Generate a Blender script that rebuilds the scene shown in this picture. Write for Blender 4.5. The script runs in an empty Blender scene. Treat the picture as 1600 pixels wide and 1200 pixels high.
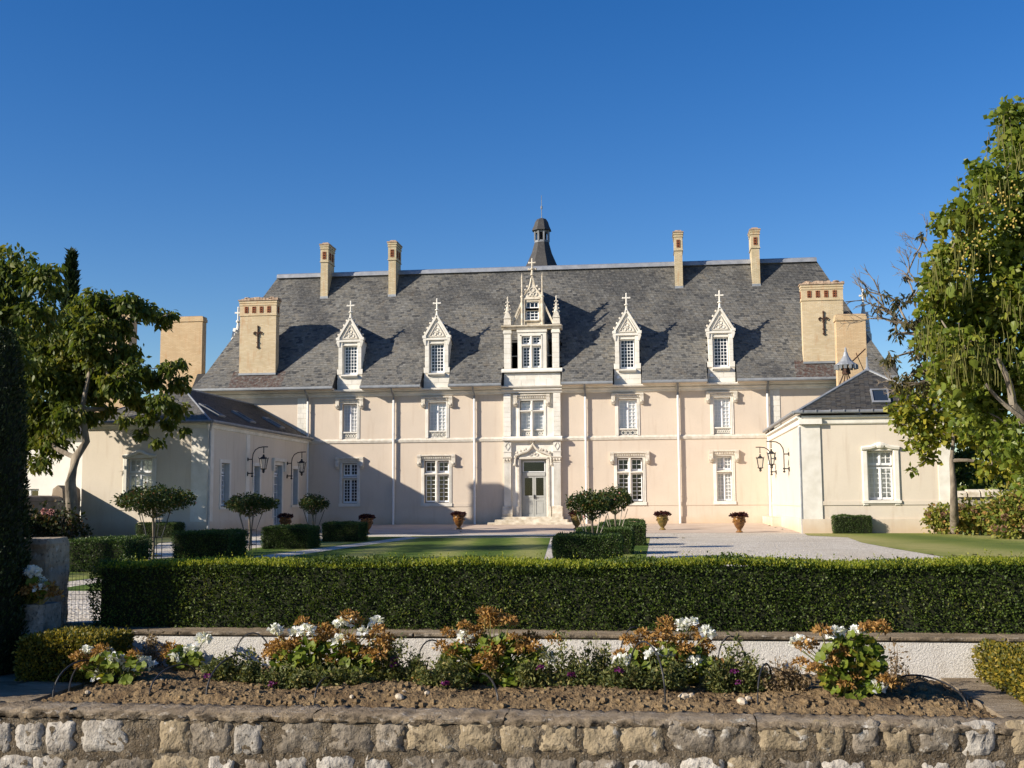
import bpy, math, random
import numpy as np
from mathutils import Vector, Matrix

random.seed(7)
RNG = np.random.default_rng(7)
SC = bpy.context.scene
COL = SC.collection
rad = math.radians

# ------------------------------------------------------------------ camera
CAM_Z = 1.28
RIGHT = Vector((0.99217, 0.12471, -0.00641))
DOWN = Vector((-0.01893, 0.09945, -0.99486))
FWD = Vector((-0.12343, 0.98720, 0.10103))
cd = bpy.data.cameras.new("camera"); cam = bpy.data.objects.new("camera", cd); COL.objects.link(cam)
cd.sensor_width = 36.0; cd.lens = 36.0 * 1800 / 1600; cd.clip_start = 0.1; cd.clip_end = 4000
rm = Matrix((RIGHT, -DOWN, -FWD)).transposed()
cam.matrix_world = Matrix.Translation((0, 0, CAM_Z)) @ rm.to_4x4()
SC.camera = cam

# ------------------------------------------------------------------ sun and sky
SUN_TO = Vector((-1.0, -0.6, 0.53)).normalized()
EL = math.asin(SUN_TO.z); AZ = math.atan2(SUN_TO.x, SUN_TO.y)
w = bpy.data.worlds.new("World"); SC.world = w; w.use_nodes = True
nt = w.node_tree; nt.nodes.clear()
sky = nt.nodes.new("ShaderNodeTexSky"); sky.sky_type = 'NISHITA'; sky.sun_disc = False
sky.sun_elevation = EL; sky.sun_rotation = AZ
sky.altitude = 0; sky.air_density = 1.0; sky.dust_density = 0.2; sky.ozone_density = 3.0
hsv = nt.nodes.new("ShaderNodeHueSaturation"); hsv.inputs["Saturation"].default_value = 1.36; hsv.inputs["Hue"].default_value = 0.513; hsv.inputs["Value"].default_value = 1.10
bgn = nt.nodes.new("ShaderNodeBackground"); bgn.inputs[1].default_value = 0.075
won = nt.nodes.new("ShaderNodeOutputWorld")
nt.links.new(sky.outputs[0], hsv.inputs["Color"])
nt.links.new(hsv.outputs[0], bgn.inputs[0]); nt.links.new(bgn.outputs[0], won.inputs[0])
sl = bpy.data.lights.new("sun", 'SUN'); sl.energy = 5.0; sl.angle = rad(0.5); sl.color = (1.0, 0.905, 0.77)
so = bpy.data.objects.new("sun", sl); COL.objects.link(so)
so.rotation_euler = SUN_TO.to_track_quat('Z', 'Y').to_euler(); so.location = (-30, -20, 40)
SC.view_settings.view_transform = 'Standard'; SC.view_settings.look = 'None'
SC.view_settings.exposure = 0.7; SC.view_settings.gamma = 1.0; SC.view_settings.use_curve_mapping = False
SC.cycles.max_bounces = 6; SC.cycles.transparent_max_bounces = 12
SC.cycles.use_denoising = True

# ------------------------------------------------------------------ measuring helpers (photo pixel -> point on a real plane)
def ray(x, y):
    return RIGHT * ((x - 800) / 1800) + DOWN * ((y - 600) / 1800) + FWD
def at(x, y, Y):
    d = ray(x, y); t = Y / d.y
    return Vector((d.x * t, Y, CAM_Z + d.z * t))
def gp(x, y, z=-0.1):
    d = ray(x, y); t = (z - CAM_Z) / d.z
    return Vector((d.x * t, d.y * t, z))
def gz(Y):
    return -0.1 if Y < 48 else -0.1 + 0.16 * min(1, (Y - 48) / 12.8)

# ------------------------------------------------------------------ objects
def tag(o, label=None, cat=None, group=None, kind=None):
    if label: o["label"] = label
    if cat: o["category"] = cat
    if group: o["group"] = group
    if kind: o["kind"] = kind
    return o
def empty(name, loc, label=None, cat=None, group=None, rz=0.0):
    o = bpy.data.objects.new(name, None); COL.objects.link(o)
    o.location = loc; o.rotation_euler = (0, 0, rz); o.empty_display_size = 0.2
    return tag(o, label, cat, group)
def worldloc(p):
    v = Vector((0, 0, 0))
    while p is not None:
        v += p.location; p = p.parent
    return v
def mesh_obj(name, me, mat, parent=None, loc=None):
    o = bpy.data.objects.new(name, me); COL.objects.link(o)
    if mat is not None and len(me.materials) == 0: me.materials.append(mat)
    if parent is not None: o.parent = parent
    if loc is not None: o.location = loc
    return o
def copy_tree(o, parent=None):
    c = o.copy(); COL.objects.link(c); c.parent = parent
    for ch in [k for k in KIDS(o)]: copy_tree(ch, c)
    return c
def KIDS(o): return list(o.children)

class MB:
    def __init__(s): s.v = []; s.f = []
    def add(s, vs, fs):
        o = len(s.v); s.v += [tuple(p) for p in vs]; s.f += [tuple(i + o for i in f) for f in fs]; return s
    def box(s, x0, x1, y0, y1, z0, z1, tx=0.0, ty=0.0):
        if x0 > x1: x0, x1 = x1, x0
        return s.add([(x0, y0, z0), (x1, y0, z0), (x1, y1, z0), (x0, y1, z0),
                      (x0 + tx, y0 + ty, z1), (x1 - tx, y0 + ty, z1), (x1 - tx, y1 - ty, z1), (x0 + tx, y1 - ty, z1)],
                     [(3, 2, 1, 0), (4, 5, 6, 7), (0, 1, 5, 4), (1, 2, 6, 5), (2, 3, 7, 6), (3, 0, 4, 7)])
    def cham(s, x0, x1, y0, y1, z0, z1, c):
        """box whose front (low y) edges are chamfered by c"""
        return s.add([(x0, y1, z0), (x1, y1, z0), (x1, y1, z1), (x0, y1, z1),
                      (x0, y0 + c, z0), (x1, y0 + c, z0), (x1, y0 + c, z1), (x0, y0 + c, z1),
                      (x0 + c, y0, z0 + c), (x1 - c, y0, z0 + c), (x1 - c, y0, z1 - c), (x0 + c, y0, z1 - c)],
                     [(0, 3, 2, 1), (0, 1, 5, 4), (1, 2, 6, 5), (2, 3, 7, 6), (3, 0, 4, 7),
                      (4, 5, 9, 8), (5, 6, 10, 9), (6, 7, 11, 10), (7, 4, 8, 11), (8, 9, 10, 11)])
    def quad(s, a, b, c, d): return s.add([a, b, c, d], [(0, 1, 2, 3)])
    def tri(s, a, b, c): return s.add([a, b, c], [(0, 1, 2)])
    def prism(s, poly, axis, a, b):
        n = len(poly)
        def P(p, t):
            return (p[0], t, p[1]) if axis == 'y' else ((t, p[0], p[1]) if axis == 'x' else (p[0], p[1], t))
        vs = [P(p, a) for p in poly] + [P(p, b) for p in poly]
        fs = [tuple(range(n)), tuple(range(2 * n - 1, n - 1, -1))]
        fs += [(i, n + i, n + (i + 1) % n, (i + 1) % n) for i in range(n)]
        return s.add(vs, fs)
    def tube(s, path, r, n=6, caps=True):
        path = [Vector(p) for p in path]; m = len(path)
        rs = [r] * m if not isinstance(r, (list, tuple)) else r
        vs = []; fs = []
        up = Vector((0.123, 0.31, 1)).normalized()
        for i, p in enumerate(path):
            t = (path[min(i + 1, m - 1)] - path[max(i - 1, 0)]).normalized()
            a = t.cross(up)
            if a.length < 1e-3: a = t.cross(Vector((1, 0, 0)))
            a.normalize(); b = t.cross(a)
            for k in range(n):
                an = 2 * math.pi * k / n
                vs.append(p + a * (math.cos(an) * rs[i]) + b * (math.sin(an) * rs[i]))
        for i in range(m - 1):
            for k in range(n):
                k2 = (k + 1) % n
                fs.append((i * n + k, i * n + k2, (i + 1) * n + k2, (i + 1) * n + k))
        if caps: fs += [tuple(range(n - 1, -1, -1)), tuple((m - 1) * n + k for k in range(n))]
        return s.add(vs, fs)
    def lathe(s, prof, n=16, c=(0, 0, 0), rot=0.0):
        vs = []; fs = []
        for r, z in prof:
            for k in range(n):
                an = 2 * math.pi * k / n + rot
                vs.append((c[0] + r * math.cos(an), c[1] + r * math.sin(an), c[2] + z))
        for i in range(len(prof) - 1):
            for k in range(n):
                k2 = (k + 1) % n
                fs.append((i * n + k, i * n + k2, (i + 1) * n + k2, (i + 1) * n + k))
        fs += [tuple(range(n - 1, -1, -1)), tuple((len(prof) - 1) * n + k for k in range(n))]
        return s.add(vs, fs)
    def blob(s, c, rx, ry=None, rz=None, n=6):
        ry = ry or rx; rz = rz or rx
        prof = [(0.02, -1), (0.7, -0.7), (1, 0), (0.7, 0.7), (0.02, 1)]
        vs = []; fs = []
        for r, z in prof:
            for k in range(n):
                an = 2 * math.pi * k / n
                vs.append((c[0] + rx * r * math.cos(an), c[1] + ry * r * math.sin(an), c[2] + rz * z))
        for i in range(4):
            for k in range(n):
                k2 = (k + 1) % n
                fs.append((i * n + k, i * n + k2, (i + 1) * n + k2, (i + 1) * n + k))
        return s.add(vs, fs)
    def beam(s, a, b, wx, wy):
        """rectangular bar from a to b lying in the xz plane; wx across, wy along y"""
        a = Vector(a); b = Vector(b); t = (b - a).normalized(); n_ = Vector((-t.z, 0, t.x)) * (wx / 2)
        y = Vector((0, wy / 2, 0))
        vs = [a - n_ - y, a + n_ - y, a + n_ + y, a - n_ + y, b - n_ - y, b + n_ - y, b + n_ + y, b - n_ + y]
        return s.add(vs, [(3, 2, 1, 0), (4, 5, 6, 7), (0, 1, 5, 4), (1, 2, 6, 5), (2, 3, 7, 6), (3, 0, 4, 7)])
    def mesh(s, name, smooth=False, off=None):
        me = bpy.data.meshes.new(name)
        v = s.v if off is None else [(p[0] - off[0], p[1] - off[1], p[2] - off[2]) for p in s.v]
        me.from_pydata(v, [], s.f); me.update()
        if smooth: me.polygons.foreach_set("use_smooth", [True] * len(me.polygons))
        return me
    def build(s, name, mat, parent=None, smooth=False, local=False):
        """local: coordinates are already relative to the parent; else they are world coordinates"""
        off = None if (local or parent is None) else worldloc(parent)
        return mesh_obj(name, s.mesh(name, smooth, off), mat, parent)

def np_mesh(name, V, F, k, mat, parent=None, smooth=False):
    """V (N,3), F (M,k) numpy -> object"""
    V = np.asarray(V, dtype=np.float32); F = np.asarray(F, dtype=np.int32)
    me = bpy.data.meshes.new(name)
    me.vertices.add(len(V)); me.vertices.foreach_set("co", V.ravel())
    me.loops.add(F.size); me.loops.foreach_set("vertex_index", F.ravel())
    me.polygons.add(len(F)); me.polygons.foreach_set("loop_start", np.arange(len(F), dtype=np.int32) * k)
    try: me.polygons.foreach_set("loop_total", np.full(len(F), k, dtype=np.int32))
    except Exception: pass
    me.update(calc_edges=True)
    if smooth: me.polygons.foreach_set("use_smooth", np.ones(len(F), dtype=bool))
    return mesh_obj(name, me, mat, parent)

def rand_dirs(n):
    v = RNG.normal(size=(n, 3)); return v / np.linalg.norm(v, axis=1)[:, None]
def leaf_mesh(name, P, D, size, aspect, mat, parent=None, fold=0.25, N=None):
    """one folded four-cornered leaf per point. P base points, D axis directions (n,3), size length"""
    n = len(P); P = np.asarray(P); D = D / np.linalg.norm(D, axis=1)[:, None]
    R = rand_dirs(n) if N is None else N
    S = np.cross(D, R); S /= np.linalg.norm(S, axis=1)[:, None] + 1e-9
    U = np.cross(S, D); L = np.asarray(size).reshape(-1, 1) * np.ones((n, 1)); W = L * aspect * 0.5
    a = P; b = P + D * L * 0.45 + S * W + U * W * fold; c = P + D * L; d = P + D * L * 0.45 - S * W + U * W * fold
    V = np.stack([a, b, c, d], 1).reshape(-1, 3)
    i = np.arange(n)[:, None] * 4
    F = np.concatenate([i + np.array([[0, 1, 2]]), i + np.array([[0, 2, 3]])], 1).reshape(-1, 3)
    return np_mesh(name, V, F, 3, mat, parent)

# ------------------------------------------------------------------ materials
MATS = {}
class NB:
    def __init__(s, name):
        m = bpy.data.materials.new(name); m.use_nodes = True; s.m = m; s.nt = m.node_tree; s.nt.nodes.clear()
        s.out = s.n("ShaderNodeOutputMaterial")
    def n(s, t, **kw):
        x = s.nt.nodes.new(t)
        for k, v in kw.items(): setattr(x, k, v)
        return x
    def l(s, a, b): s.nt.links.new(a, b)
    def val(s, sock, v):
        if hasattr(v, "is_output") or isinstance(v, bpy.types.NodeSocket): s.l(v, sock)
        else: sock.default_value = v
    def coord(s, kind="Object"): return s.n("ShaderNodeTexCoord").outputs[kind]
    def noise(s, vec, scale, detail=4, rough=0.55, dist=0.0):
        x = s.n("ShaderNodeTexNoise"); x.inputs["Scale"].default_value = scale; x.inputs["Detail"].default_value = detail
        x.inputs["Roughness"].default_value = rough; x.inputs["Distortion"].default_value = dist
        if vec is not None: s.l(vec, x.inputs["Vector"])
        return x.outputs[0]
    def ramp(s, fac, stops, interp='LINEAR'):
        x = s.n("ShaderNodeValToRGB"); cr = x.color_ramp; cr.interpolation = interp
        while len(cr.elements) < len(stops): cr.elements.new(0.5)
        for e, (p, c) in zip(cr.elements, stops):
            e.position = p; e.color = tuple(c) + (1.0,) if len(c) == 3 else c
        s.l(fac, x.inputs[0]); return x.outputs[0]
    def mix(s, fac, a, b, mode='MIX'):
        x = s.n("ShaderNodeMix"); x.data_type = 'RGBA'; x.blend_type = mode
        s.val(x.inputs[0], fac)
        for sock, v in ((x.inputs[6], a), (x.inputs[7], b)):
            if isinstance(v, bpy.types.NodeSocket): s.l(v, sock)
            else: sock.default_value = tuple(v) + (1.0,) if len(v) == 3 else v
        return x.outputs[2]
    def math(s, op, a, b=0.0):
        x = s.n("ShaderNodeMath"); x.operation = op; s.val(x.inputs[0], a); s.val(x.inputs[1], b); return x.outputs[0]
    def mapping(s, vec, scale=(1, 1, 1), rot=(0, 0, 0)):
        x = s.n("ShaderNodeMapping"); x.inputs["Scale"].default_value = scale; x.inputs["Rotation"].default_value = rot
        s.l(vec, x.inputs["Vector"]); return x.outputs[0]
    def bump(s, h, strength=0.4, dist=0.02):
        x = s.n("ShaderNodeBump"); x.inputs["Strength"].default_value = strength; x.inputs["Distance"].default_value = dist
        s.l(h, x.inputs["Height"]); return x.outputs[0]
    def bsdf(s, color, rough=0.85, normal=None, spec=0.3, metal=0.0):
        p = s.n("ShaderNodeBsdfPrincipled")
        s.val(p.inputs["Base Color"], color if isinstance(color, bpy.types.NodeSocket) else tuple(color) + (1.0,))
        s.val(p.inputs["Roughness"], rough); p.inputs["Metallic"].default_value = metal
        p.inputs["Specular IOR Level"].default_value = spec
        if normal is not None: s.l(normal, p.inputs["Normal"])
        return p.outputs[0]
    def done(s, sh): s.l(sh, s.out.inputs[0]); MATS[s.m.name] = s.m; return s.m

def simple(name, c1, c2, scale=3.0, rough=0.85, bump=0.0, bscale=40.0, bdist=0.01, spec=0.3, metal=0.0, objrand=0.0, detail=5, lo=0.35, hi=0.65, stretch=(1, 1, 1)):
    b = NB(name); v = b.mapping(b.coord(), stretch)
    f = b.noise(v, scale, detail); col = b.ramp(f, [(lo, c1), (hi, c2)])
    if objrand:
        oi = b.n("ShaderNodeObjectInfo").outputs["Random"]
        g = b.math('ADD', b.math('MULTIPLY', oi, objrand), 1 - objrand / 2)
        cc = b.n("ShaderNodeCombineColor"); [b.l(g, cc.inputs[k]) for k in range(3)]
        col = b.mix(1.0, col, cc.outputs[0], 'MULTIPLY')
    nrm = b.bump(b.noise(v, bscale, 4), bump, bdist) if bump else None
    return b.done(b.bsdf(col, rough, nrm, spec, metal))

def leafmat(name, stops, trans=0.3, rough=0.5, spec=0.3, patch=0.0, pscale=0.6):
    b = NB(name); g = b.n("ShaderNodeNewGeometry"); r = g.outputs["Random Per Island"]
    if patch:
        nz = b.noise(b.coord(), pscale, 2)
        r = b.math('ADD', b.math('MULTIPLY', r, 1 - patch), b.math('MULTIPLY', b.math('MULTIPLY', b.math('SUBTRACT', nz, 0.3), 2.5), patch))
    col = b.ramp(r, stops)
    p = b.bsdf(col, rough, None, spec)
    t = b.n("ShaderNodeBsdfTranslucent"); b.l(b.mix(1.0, col, (1.0, 1.0, 0.55), 'MULTIPLY'), t.inputs[0])
    m = b.n("ShaderNodeMixShader"); m.inputs[0].default_value = trans; b.l(p, m.inputs[1]); b.l(t.outputs[0], m.inputs[2])
    return b.done(m.outputs[0])

def stucco(name, base, stain=(0.36, 0.25, 0.16)):
    b = NB(name); v = b.coord()
    n1 = b.noise(v, 0.5, 4, 0.6); n2 = b.noise(b.mapping(v, (3.0, 3.0, 0.35)), 1.4, 5); n3 = b.noise(v, 14, 5)
    c = b.ramp(n1, [(0.3, tuple(k * 0.94 for k in base)), (0.7, tuple(min(1, k * 1.05) for k in base))])
    c = b.mix(b.ramp(n2, [(0.54, (0, 0, 0)), (0.8, (0.30,) * 3)]), c, stain)
    c = b.mix(b.ramp(n3, [(0.3, (0.12,) * 3), (0.5, (0, 0, 0))]), c, tuple(k * 0.7 for k in base))
    sx = b.n("ShaderNodeSeparateXYZ"); b.l(v, sx.inputs[0])
    low = b.ramp(b.math('ADD', b.math('MULTIPLY', sx.outputs[2], 1.0), b.math('MULTIPLY', b.math('SUBTRACT', n1, 0.5), 1.2)), [(0.0, (0.55,) * 3), (0.55, (0.0,) * 3)])
    c = b.mix(low, c, (0.50, 0.34, 0.20))
    return b.done(b.bsdf(c, 0.92, b.bump(b.noise(v, 60, 4), 0.25, 0.01), 0.15))

def brickmat(name, c1, c2, mortar, w_=0.22, h_=0.065):
    b = NB(name); v = b.coord(); sx = b.n("ShaderNodeSeparateXYZ"); b.l(v, sx.inputs[0])
    cx = b.n("ShaderNodeCombineXYZ"); b.l(b.math('ADD', sx.outputs[0], sx.outputs[1]), cx.inputs[0]); b.l(sx.outputs[2], cx.inputs[1])
    t = b.n("ShaderNodeTexBrick"); b.l(cx.outputs[0], t.inputs["Vector"])
    t.inputs["Scale"].default_value = 1.0; t.inputs["Brick Width"].default_value = w_; t.inputs["Row Height"].default_value = h_
    t.inputs["Mortar Size"].default_value = 0.007; t.inputs["Mortar Smooth"].default_value = 0.3; t.inputs["Bias"].default_value = -0.2
    t.inputs["Color1"].default_value = c1 + (1,); t.inputs["Color2"].default_value = c2 + (1,); t.inputs["Mortar"].default_value = mortar + (1,)
    n1 = b.noise(v, 1.1, 5); n2 = b.noise(b.mapping(v, (4, 4, 0.8)), 1.2, 4)
    c = b.mix(b.ramp(n1, [(0.4, (0, 0, 0)), (0.7, (0.3,) * 3)]), t.outputs[0], tuple(k * 0.55 for k in c1))
    c = b.mix(b.ramp(n2, [(0.55, (0, 0, 0)), (0.75, (0.45,) * 3)]), c, (0.42, 0.19, 0.07))
    inv = b.math('SUBTRACT', 1.0, t.outputs[1])
    return b.done(b.bsdf(c, 0.9, b.bump(inv, 0.5, 0.01), 0.2))

def slatemat(name, light, dark, warm, mixd=0.5):
    b = NB(name); g = b.n("ShaderNodeNewGeometry").outputs["Random Per Island"]; v = b.coord()
    c = b.ramp(g, [(0.0, dark), (0.14, tuple((a + d) / 2 for a, d in zip(light, dark))), (0.4, light), (0.8, warm), (1.0, tuple(k * 1.3 for k in light))])
    n1 = b.noise(v, 0.45, 4); n2 = b.noise(b.mapping(v, (1.6, 1.6, 0.4)), 0.9, 4); n3 = b.noise(v, 7, 5)
    sz = b.n("ShaderNodeSeparateXYZ"); b.l(v, sz.inputs[0]); hi = b.math('MULTIPLY', b.math('SUBTRACT', b.math('ADD', sz.outputs[2], b.math('MULTIPLY', sz.outputs[0], 0.05)), 11.0), 0.03)
    c = b.mix(b.ramp(b.math('ADD', n1, hi), [(0.45, (0, 0, 0)), (0.66, (mixd,) * 3)]), c, dark)
    c = b.mix(b.ramp(n2, [(0.6, (0, 0, 0)), (0.75, (0.4,) * 3)]), c, (0.10, 0.075, 0.05))
    c = b.mix(b.ramp(n3, [(0.52, (0, 0, 0)), (0.7, (0.45,) * 3)]), c, tuple(k * 1.6 for k in light))
    if name == "slate":   # rusty stain on the slates under the two end chimneys
        ax = b.math('ABSOLUTE', b.math('SUBTRACT', b.math('ABSOLUTE', sz.outputs[0]), 15.2))
        msk = b.math('MULTIPLY', b.math('LESS_THAN', ax, 1.5), b.math('LESS_THAN', sz.outputs[2], 8.5))
        c = b.mix(b.math('MULTIPLY', msk, b.ramp(n3, [(0.40, (0.85,) * 3), (0.6, (0.1,) * 3)])), c, (0.085, 0.045, 0.035))
    return b.done(b.bsdf(c, 0.62, b.bump(b.noise(v, 45, 4), 0.2, 0.006), 0.35))

M_STUC = stucco("plaster_pink", (0.575, 0.49, 0.395))
M_STUCW = stucco("plaster_cream", (0.62, 0.55, 0.45))
M_STONE = simple("tuffeau_stone", (0.60, 0.57, 0.495), (0.72, 0.69, 0.62), 2.2, 0.88, 0.25, 30, 0.01, objrand=0.10)
M_CARVE = simple("carved_stone", (0.52, 0.47, 0.385), (0.66, 0.615, 0.53), 5.0, 0.9, 0.6, 26, 0.03)
M_STONEW = simple("weathered_stone", (0.40, 0.34, 0.25), (0.66, 0.60, 0.49), 3.0, 0.9, 0.4, 25, 0.02)
M_WHITE = simple("white_paint", (0.74, 0.75, 0.76), (0.80, 0.80, 0.79), 4.0, 0.5, spec=0.4)
M_SHUT = simple("inner_shutter_paint", (0.70, 0.70, 0.70), (0.78, 0.77, 0.75), 4.0, 0.6)
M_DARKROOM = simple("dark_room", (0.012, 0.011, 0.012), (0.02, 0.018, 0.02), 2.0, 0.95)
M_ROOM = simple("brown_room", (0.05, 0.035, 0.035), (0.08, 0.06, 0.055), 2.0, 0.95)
M_GREY = simple("grey_door_paint", (0.36, 0.36, 0.33), (0.40, 0.40, 0.37), 4.0, 0.5)
M_PIPE = simple("pipe_paint", (0.70, 0.69, 0.66), (0.76, 0.75, 0.72), 4.0, 0.45)
M_ZINC = simple("zinc", (0.26, 0.275, 0.29), (0.36, 0.37, 0.38), 3.0, 0.42, metal=0.35, spec=0.5)
M_LEAD = simple("lead", (0.16, 0.17, 0.18), (0.24, 0.25, 0.26), 3.0, 0.5, spec=0.4)
M_IRON = simple("black_iron", (0.018, 0.018, 0.02), (0.035, 0.033, 0.032), 8.0, 0.45, spec=0.4)
M_RUSTI = simple("rusty_iron", (0.035, 0.02, 0.014), (0.09, 0.04, 0.022), 8.0, 0.8)
M_TERRA = simple("terracotta_grille", (0.28, 0.09, 0.04), (0.36, 0.13, 0.06), 5.0, 0.9)
M_BRICK = brickmat("buff_brick", (0.54, 0.42, 0.25), (0.63, 0.52, 0.34), (0.48, 0.41, 0.31))
M_BRICKP = brickmat("pale_brick", (0.50, 0.41, 0.25), (0.62, 0.53, 0.36), (0.30, 0.26, 0.20))
M_BRICKO = brickmat("new_brick", (0.55, 0.39, 0.22), (0.64, 0.48, 0.29), (0.42, 0.32, 0.21))
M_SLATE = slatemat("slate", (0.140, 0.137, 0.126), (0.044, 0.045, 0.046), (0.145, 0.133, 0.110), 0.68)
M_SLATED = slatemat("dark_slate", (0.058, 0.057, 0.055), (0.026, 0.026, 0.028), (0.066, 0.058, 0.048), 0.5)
M_UNDER = simple("slate_underlay", (0.03, 0.03, 0.03), (0.05, 0.048, 0.045), 4.0, 0.9)

b = NB("window_glass")
tr = b.n("ShaderNodeBsdfTransparent"); tr.inputs[0].default_value = (0.93, 0.95, 0.95, 1)
gl = b.n("ShaderNodeBsdfGlossy"); gl.inputs["Roughness"].default_value = 0.03; gl.inputs[0].default_value = (1, 1, 1, 1)
ms = b.n("ShaderNodeMixShader"); fr = b.n("ShaderNodeLayerWeight"); fr.inputs[0].default_value = 0.35
b.l(b.math('ADD', b.math('MULTIPLY', fr.outputs[1], 0.5), 0.045), ms.inputs[0]); b.l(tr.outputs[0], ms.inputs[1]); b.l(gl.outputs[0], ms.inputs[2])
M_GLASS = b.done(ms.outputs[0])
# ------------------------------------------------------------------ setting: ground, lawns, gravel, paving
def sheet(name, mat, x0, x1, y0, y1, off, nx=1):
    ys = sorted({y0, y1} | {v for v in (48.0, 60.8) if y0 < v < y1}); m = MB(); g = []
    xs = [x0 + (x1 - x0) * i / nx for i in range(nx + 1)]
    for y in ys:
        for x in xs: m.v.append((x, y, gz(y) + off))
    k = nx + 1
    for j in range(len(ys) - 1):
        for i in range(nx): m.f.append((j * k + i, j * k + i + 1, (j + 1) * k + i + 1, (j + 1) * k + i))
    return tag(mesh_obj(name, m.mesh(name), mat), kind="structure")

def grassmat(name, stops, sx=1.0):
    b = NB(name); v = b.coord()
    n1 = b.noise(v, 0.35, 4); n2 = b.noise(v, 2.2, 5); n3 = b.noise(b.mapping(v, (40, 40, 40)), 1.0, 4)
    sp = b.n("ShaderNodeSeparateXYZ"); b.l(v, sp.inputs[0])
    st = b.math('SINE', b.math('ADD', b.math('MULTIPLY', b.math('ADD', sp.outputs[0], b.math('MULTIPLY', sp.outputs[1], 0.12)), 5.2 * sx), b.math('MULTIPLY', n2, 1.6)))
    f = b.math('ADD', b.math('MULTIPLY', st, 0.16 if sx < 0.5 else 0.24), b.math('ADD', b.math('MULTIPLY', n1, 0.3), b.math('ADD', b.math('MULTIPLY', n2, 0.3), b.math('MULTIPLY', n3, 0.4))))
    return b.done(b.bsdf(b.ramp(f, stops), 0.9, b.bump(n3, 0.8, 0.03), 0.15))
M_LAWN = grassmat("lawn_grass", [(0.22, (0.05, 0.095, 0.012)), (0.5, (0.125, 0.175, 0.028)), (0.8, (0.31, 0.30, 0.095))], 0.55)
M_SIDE = grassmat("side_lawn_grass", [(0.3, (0.10, 0.14, 0.024)), (0.5, (0.20, 0.22, 0.05)), (0.75, (0.36, 0.32, 0.12))], 0.22)
M_FIELD = simple("rough_grass", (0.05, 0.07, 0.02), (0.12, 0.12, 0.05), 0.5, 0.95, 0.5, 20, 0.03)
b = NB("gravel_white"); v = b.coord()
vo = b.n("ShaderNodeTexVoronoi"); vo.inputs["Scale"].default_value = 22; b.l(v, vo.inputs["Vector"])
n1 = b.noise(v, 0.5, 4); n2 = b.noise(v, 9, 4)
c = b.ramp(vo.outputs["Color"], [(0.1, (0.40, 0.34, 0.26)), (0.5, (0.58, 0.525, 0.435)), (0.9, (0.69, 0.645, 0.56))])
c = b.mix(b.ramp(n1, [(0.42, (0, 0, 0)), (0.7, (0.55,) * 3)]), c, (0.42, 0.36, 0.27))
c = b.mix(b.ramp(n2, [(0.25, (0.5,) * 3), (0.42, (0, 0, 0))]), c, (0.30, 0.26, 0.21))
M_GRAVEL = b.done(b.bsdf(c, 0.95, b.bump(vo.outputs["Distance"], 0.7, 0.03), 0.15))
M_PAVE = simple("pink_paving", (0.44, 0.34, 0.26), (0.54, 0.44, 0.35), 0.8, 0.95, 0.4, 30, 0.01)
M_PATH = simple("bare_path", (0.22, 0.18, 0.13), (0.34, 0.29, 0.22), 1.0, 0.95, 0.4, 30, 0.02)

sheet("ground", M_FIELD, -600, 600, 12.32, 1500, 0.0)
tag(MB().quad((-600, -300, -1.75), (600, -300, -1.75), (600, 12.3, -1.75), (-600, 12.3, -1.75)).build("lower_ground", M_PATH), kind="structure")
m = MB()
rp = [gp(*p) for p in ((1262, 837), (1325, 840), (1346, 848), (1400, 858), (1460, 868), (1530, 879), (1620, 892), (1750, 905))]
left_edge = [(-17.2, 48.0), (-17.2, 38.5), (-15.4, 34), (-15.0, 27), (-14.6, 17), (-14.6, 12.9)]
outl = [(p.x, p.y) for p in rp]
poly = [(5.85, 48.0)] + [(x, y) for x, y in outl] + [(16, 12.9)] + left_edge[::-1]
m.f.append(tuple(range(len(poly)))); m.v = [(x, y, -0.096) for x, y in poly]
tag(mesh_obj("gravel_court", m.mesh("gravel_court"), M_GRAVEL), kind="structure")
m = MB(); pl = [(5.85, 47.85)] + outl + [(40, 20), (40, 47.85)]
m.f.append(tuple(range(len(pl)))); m.v = [(x, y, -0.092) for x, y in pl]
tag(mesh_obj("side_lawn", m.mesh("side_lawn"), M_SIDE), kind="structure")
sheet("paving", M_PAVE, -18.85, 5.85, 48.6, 61.0, 0.008)
sheet("gravel_path", M_GRAVEL, -18.85, 5.85, 47.9, 48.7, 0.0045)
def flat(name, mat, pts, z):
    m = MB(); m.v = [(x, y, z) for x, y in pts]; m.f.append(tuple(range(len(pts)))); return tag(mesh_obj(name, m.mesh(name), mat), kind="structure")
flat("lawn", M_LAWN, [(-9.75, 17.5), (-1.95, 17.5), (-2.62, 26.5), (-4.0, 43.4), (-9.05, 43.8)], -.092)
flat("lawn_strip", M_LAWN, [(-12.6, 17.5), (-10.45, 17.5), (-10.30, 29), (-9.75, 45.0), (-11.9, 45.0)], -.092)
flat("lawn_strip", M_LAWN, [(-1.5, 17.5), (-.3, 17.5), (-.3, 43.6), (-3.35, 43.6), (-2.2, 24.5)], -.092)
flat("lawn_strip", M_LAWN, [(-9.72, 44.3), (-3.4, 44.0), (-3.4, 45.2), (-9.72, 45.6)], -.092)

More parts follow.
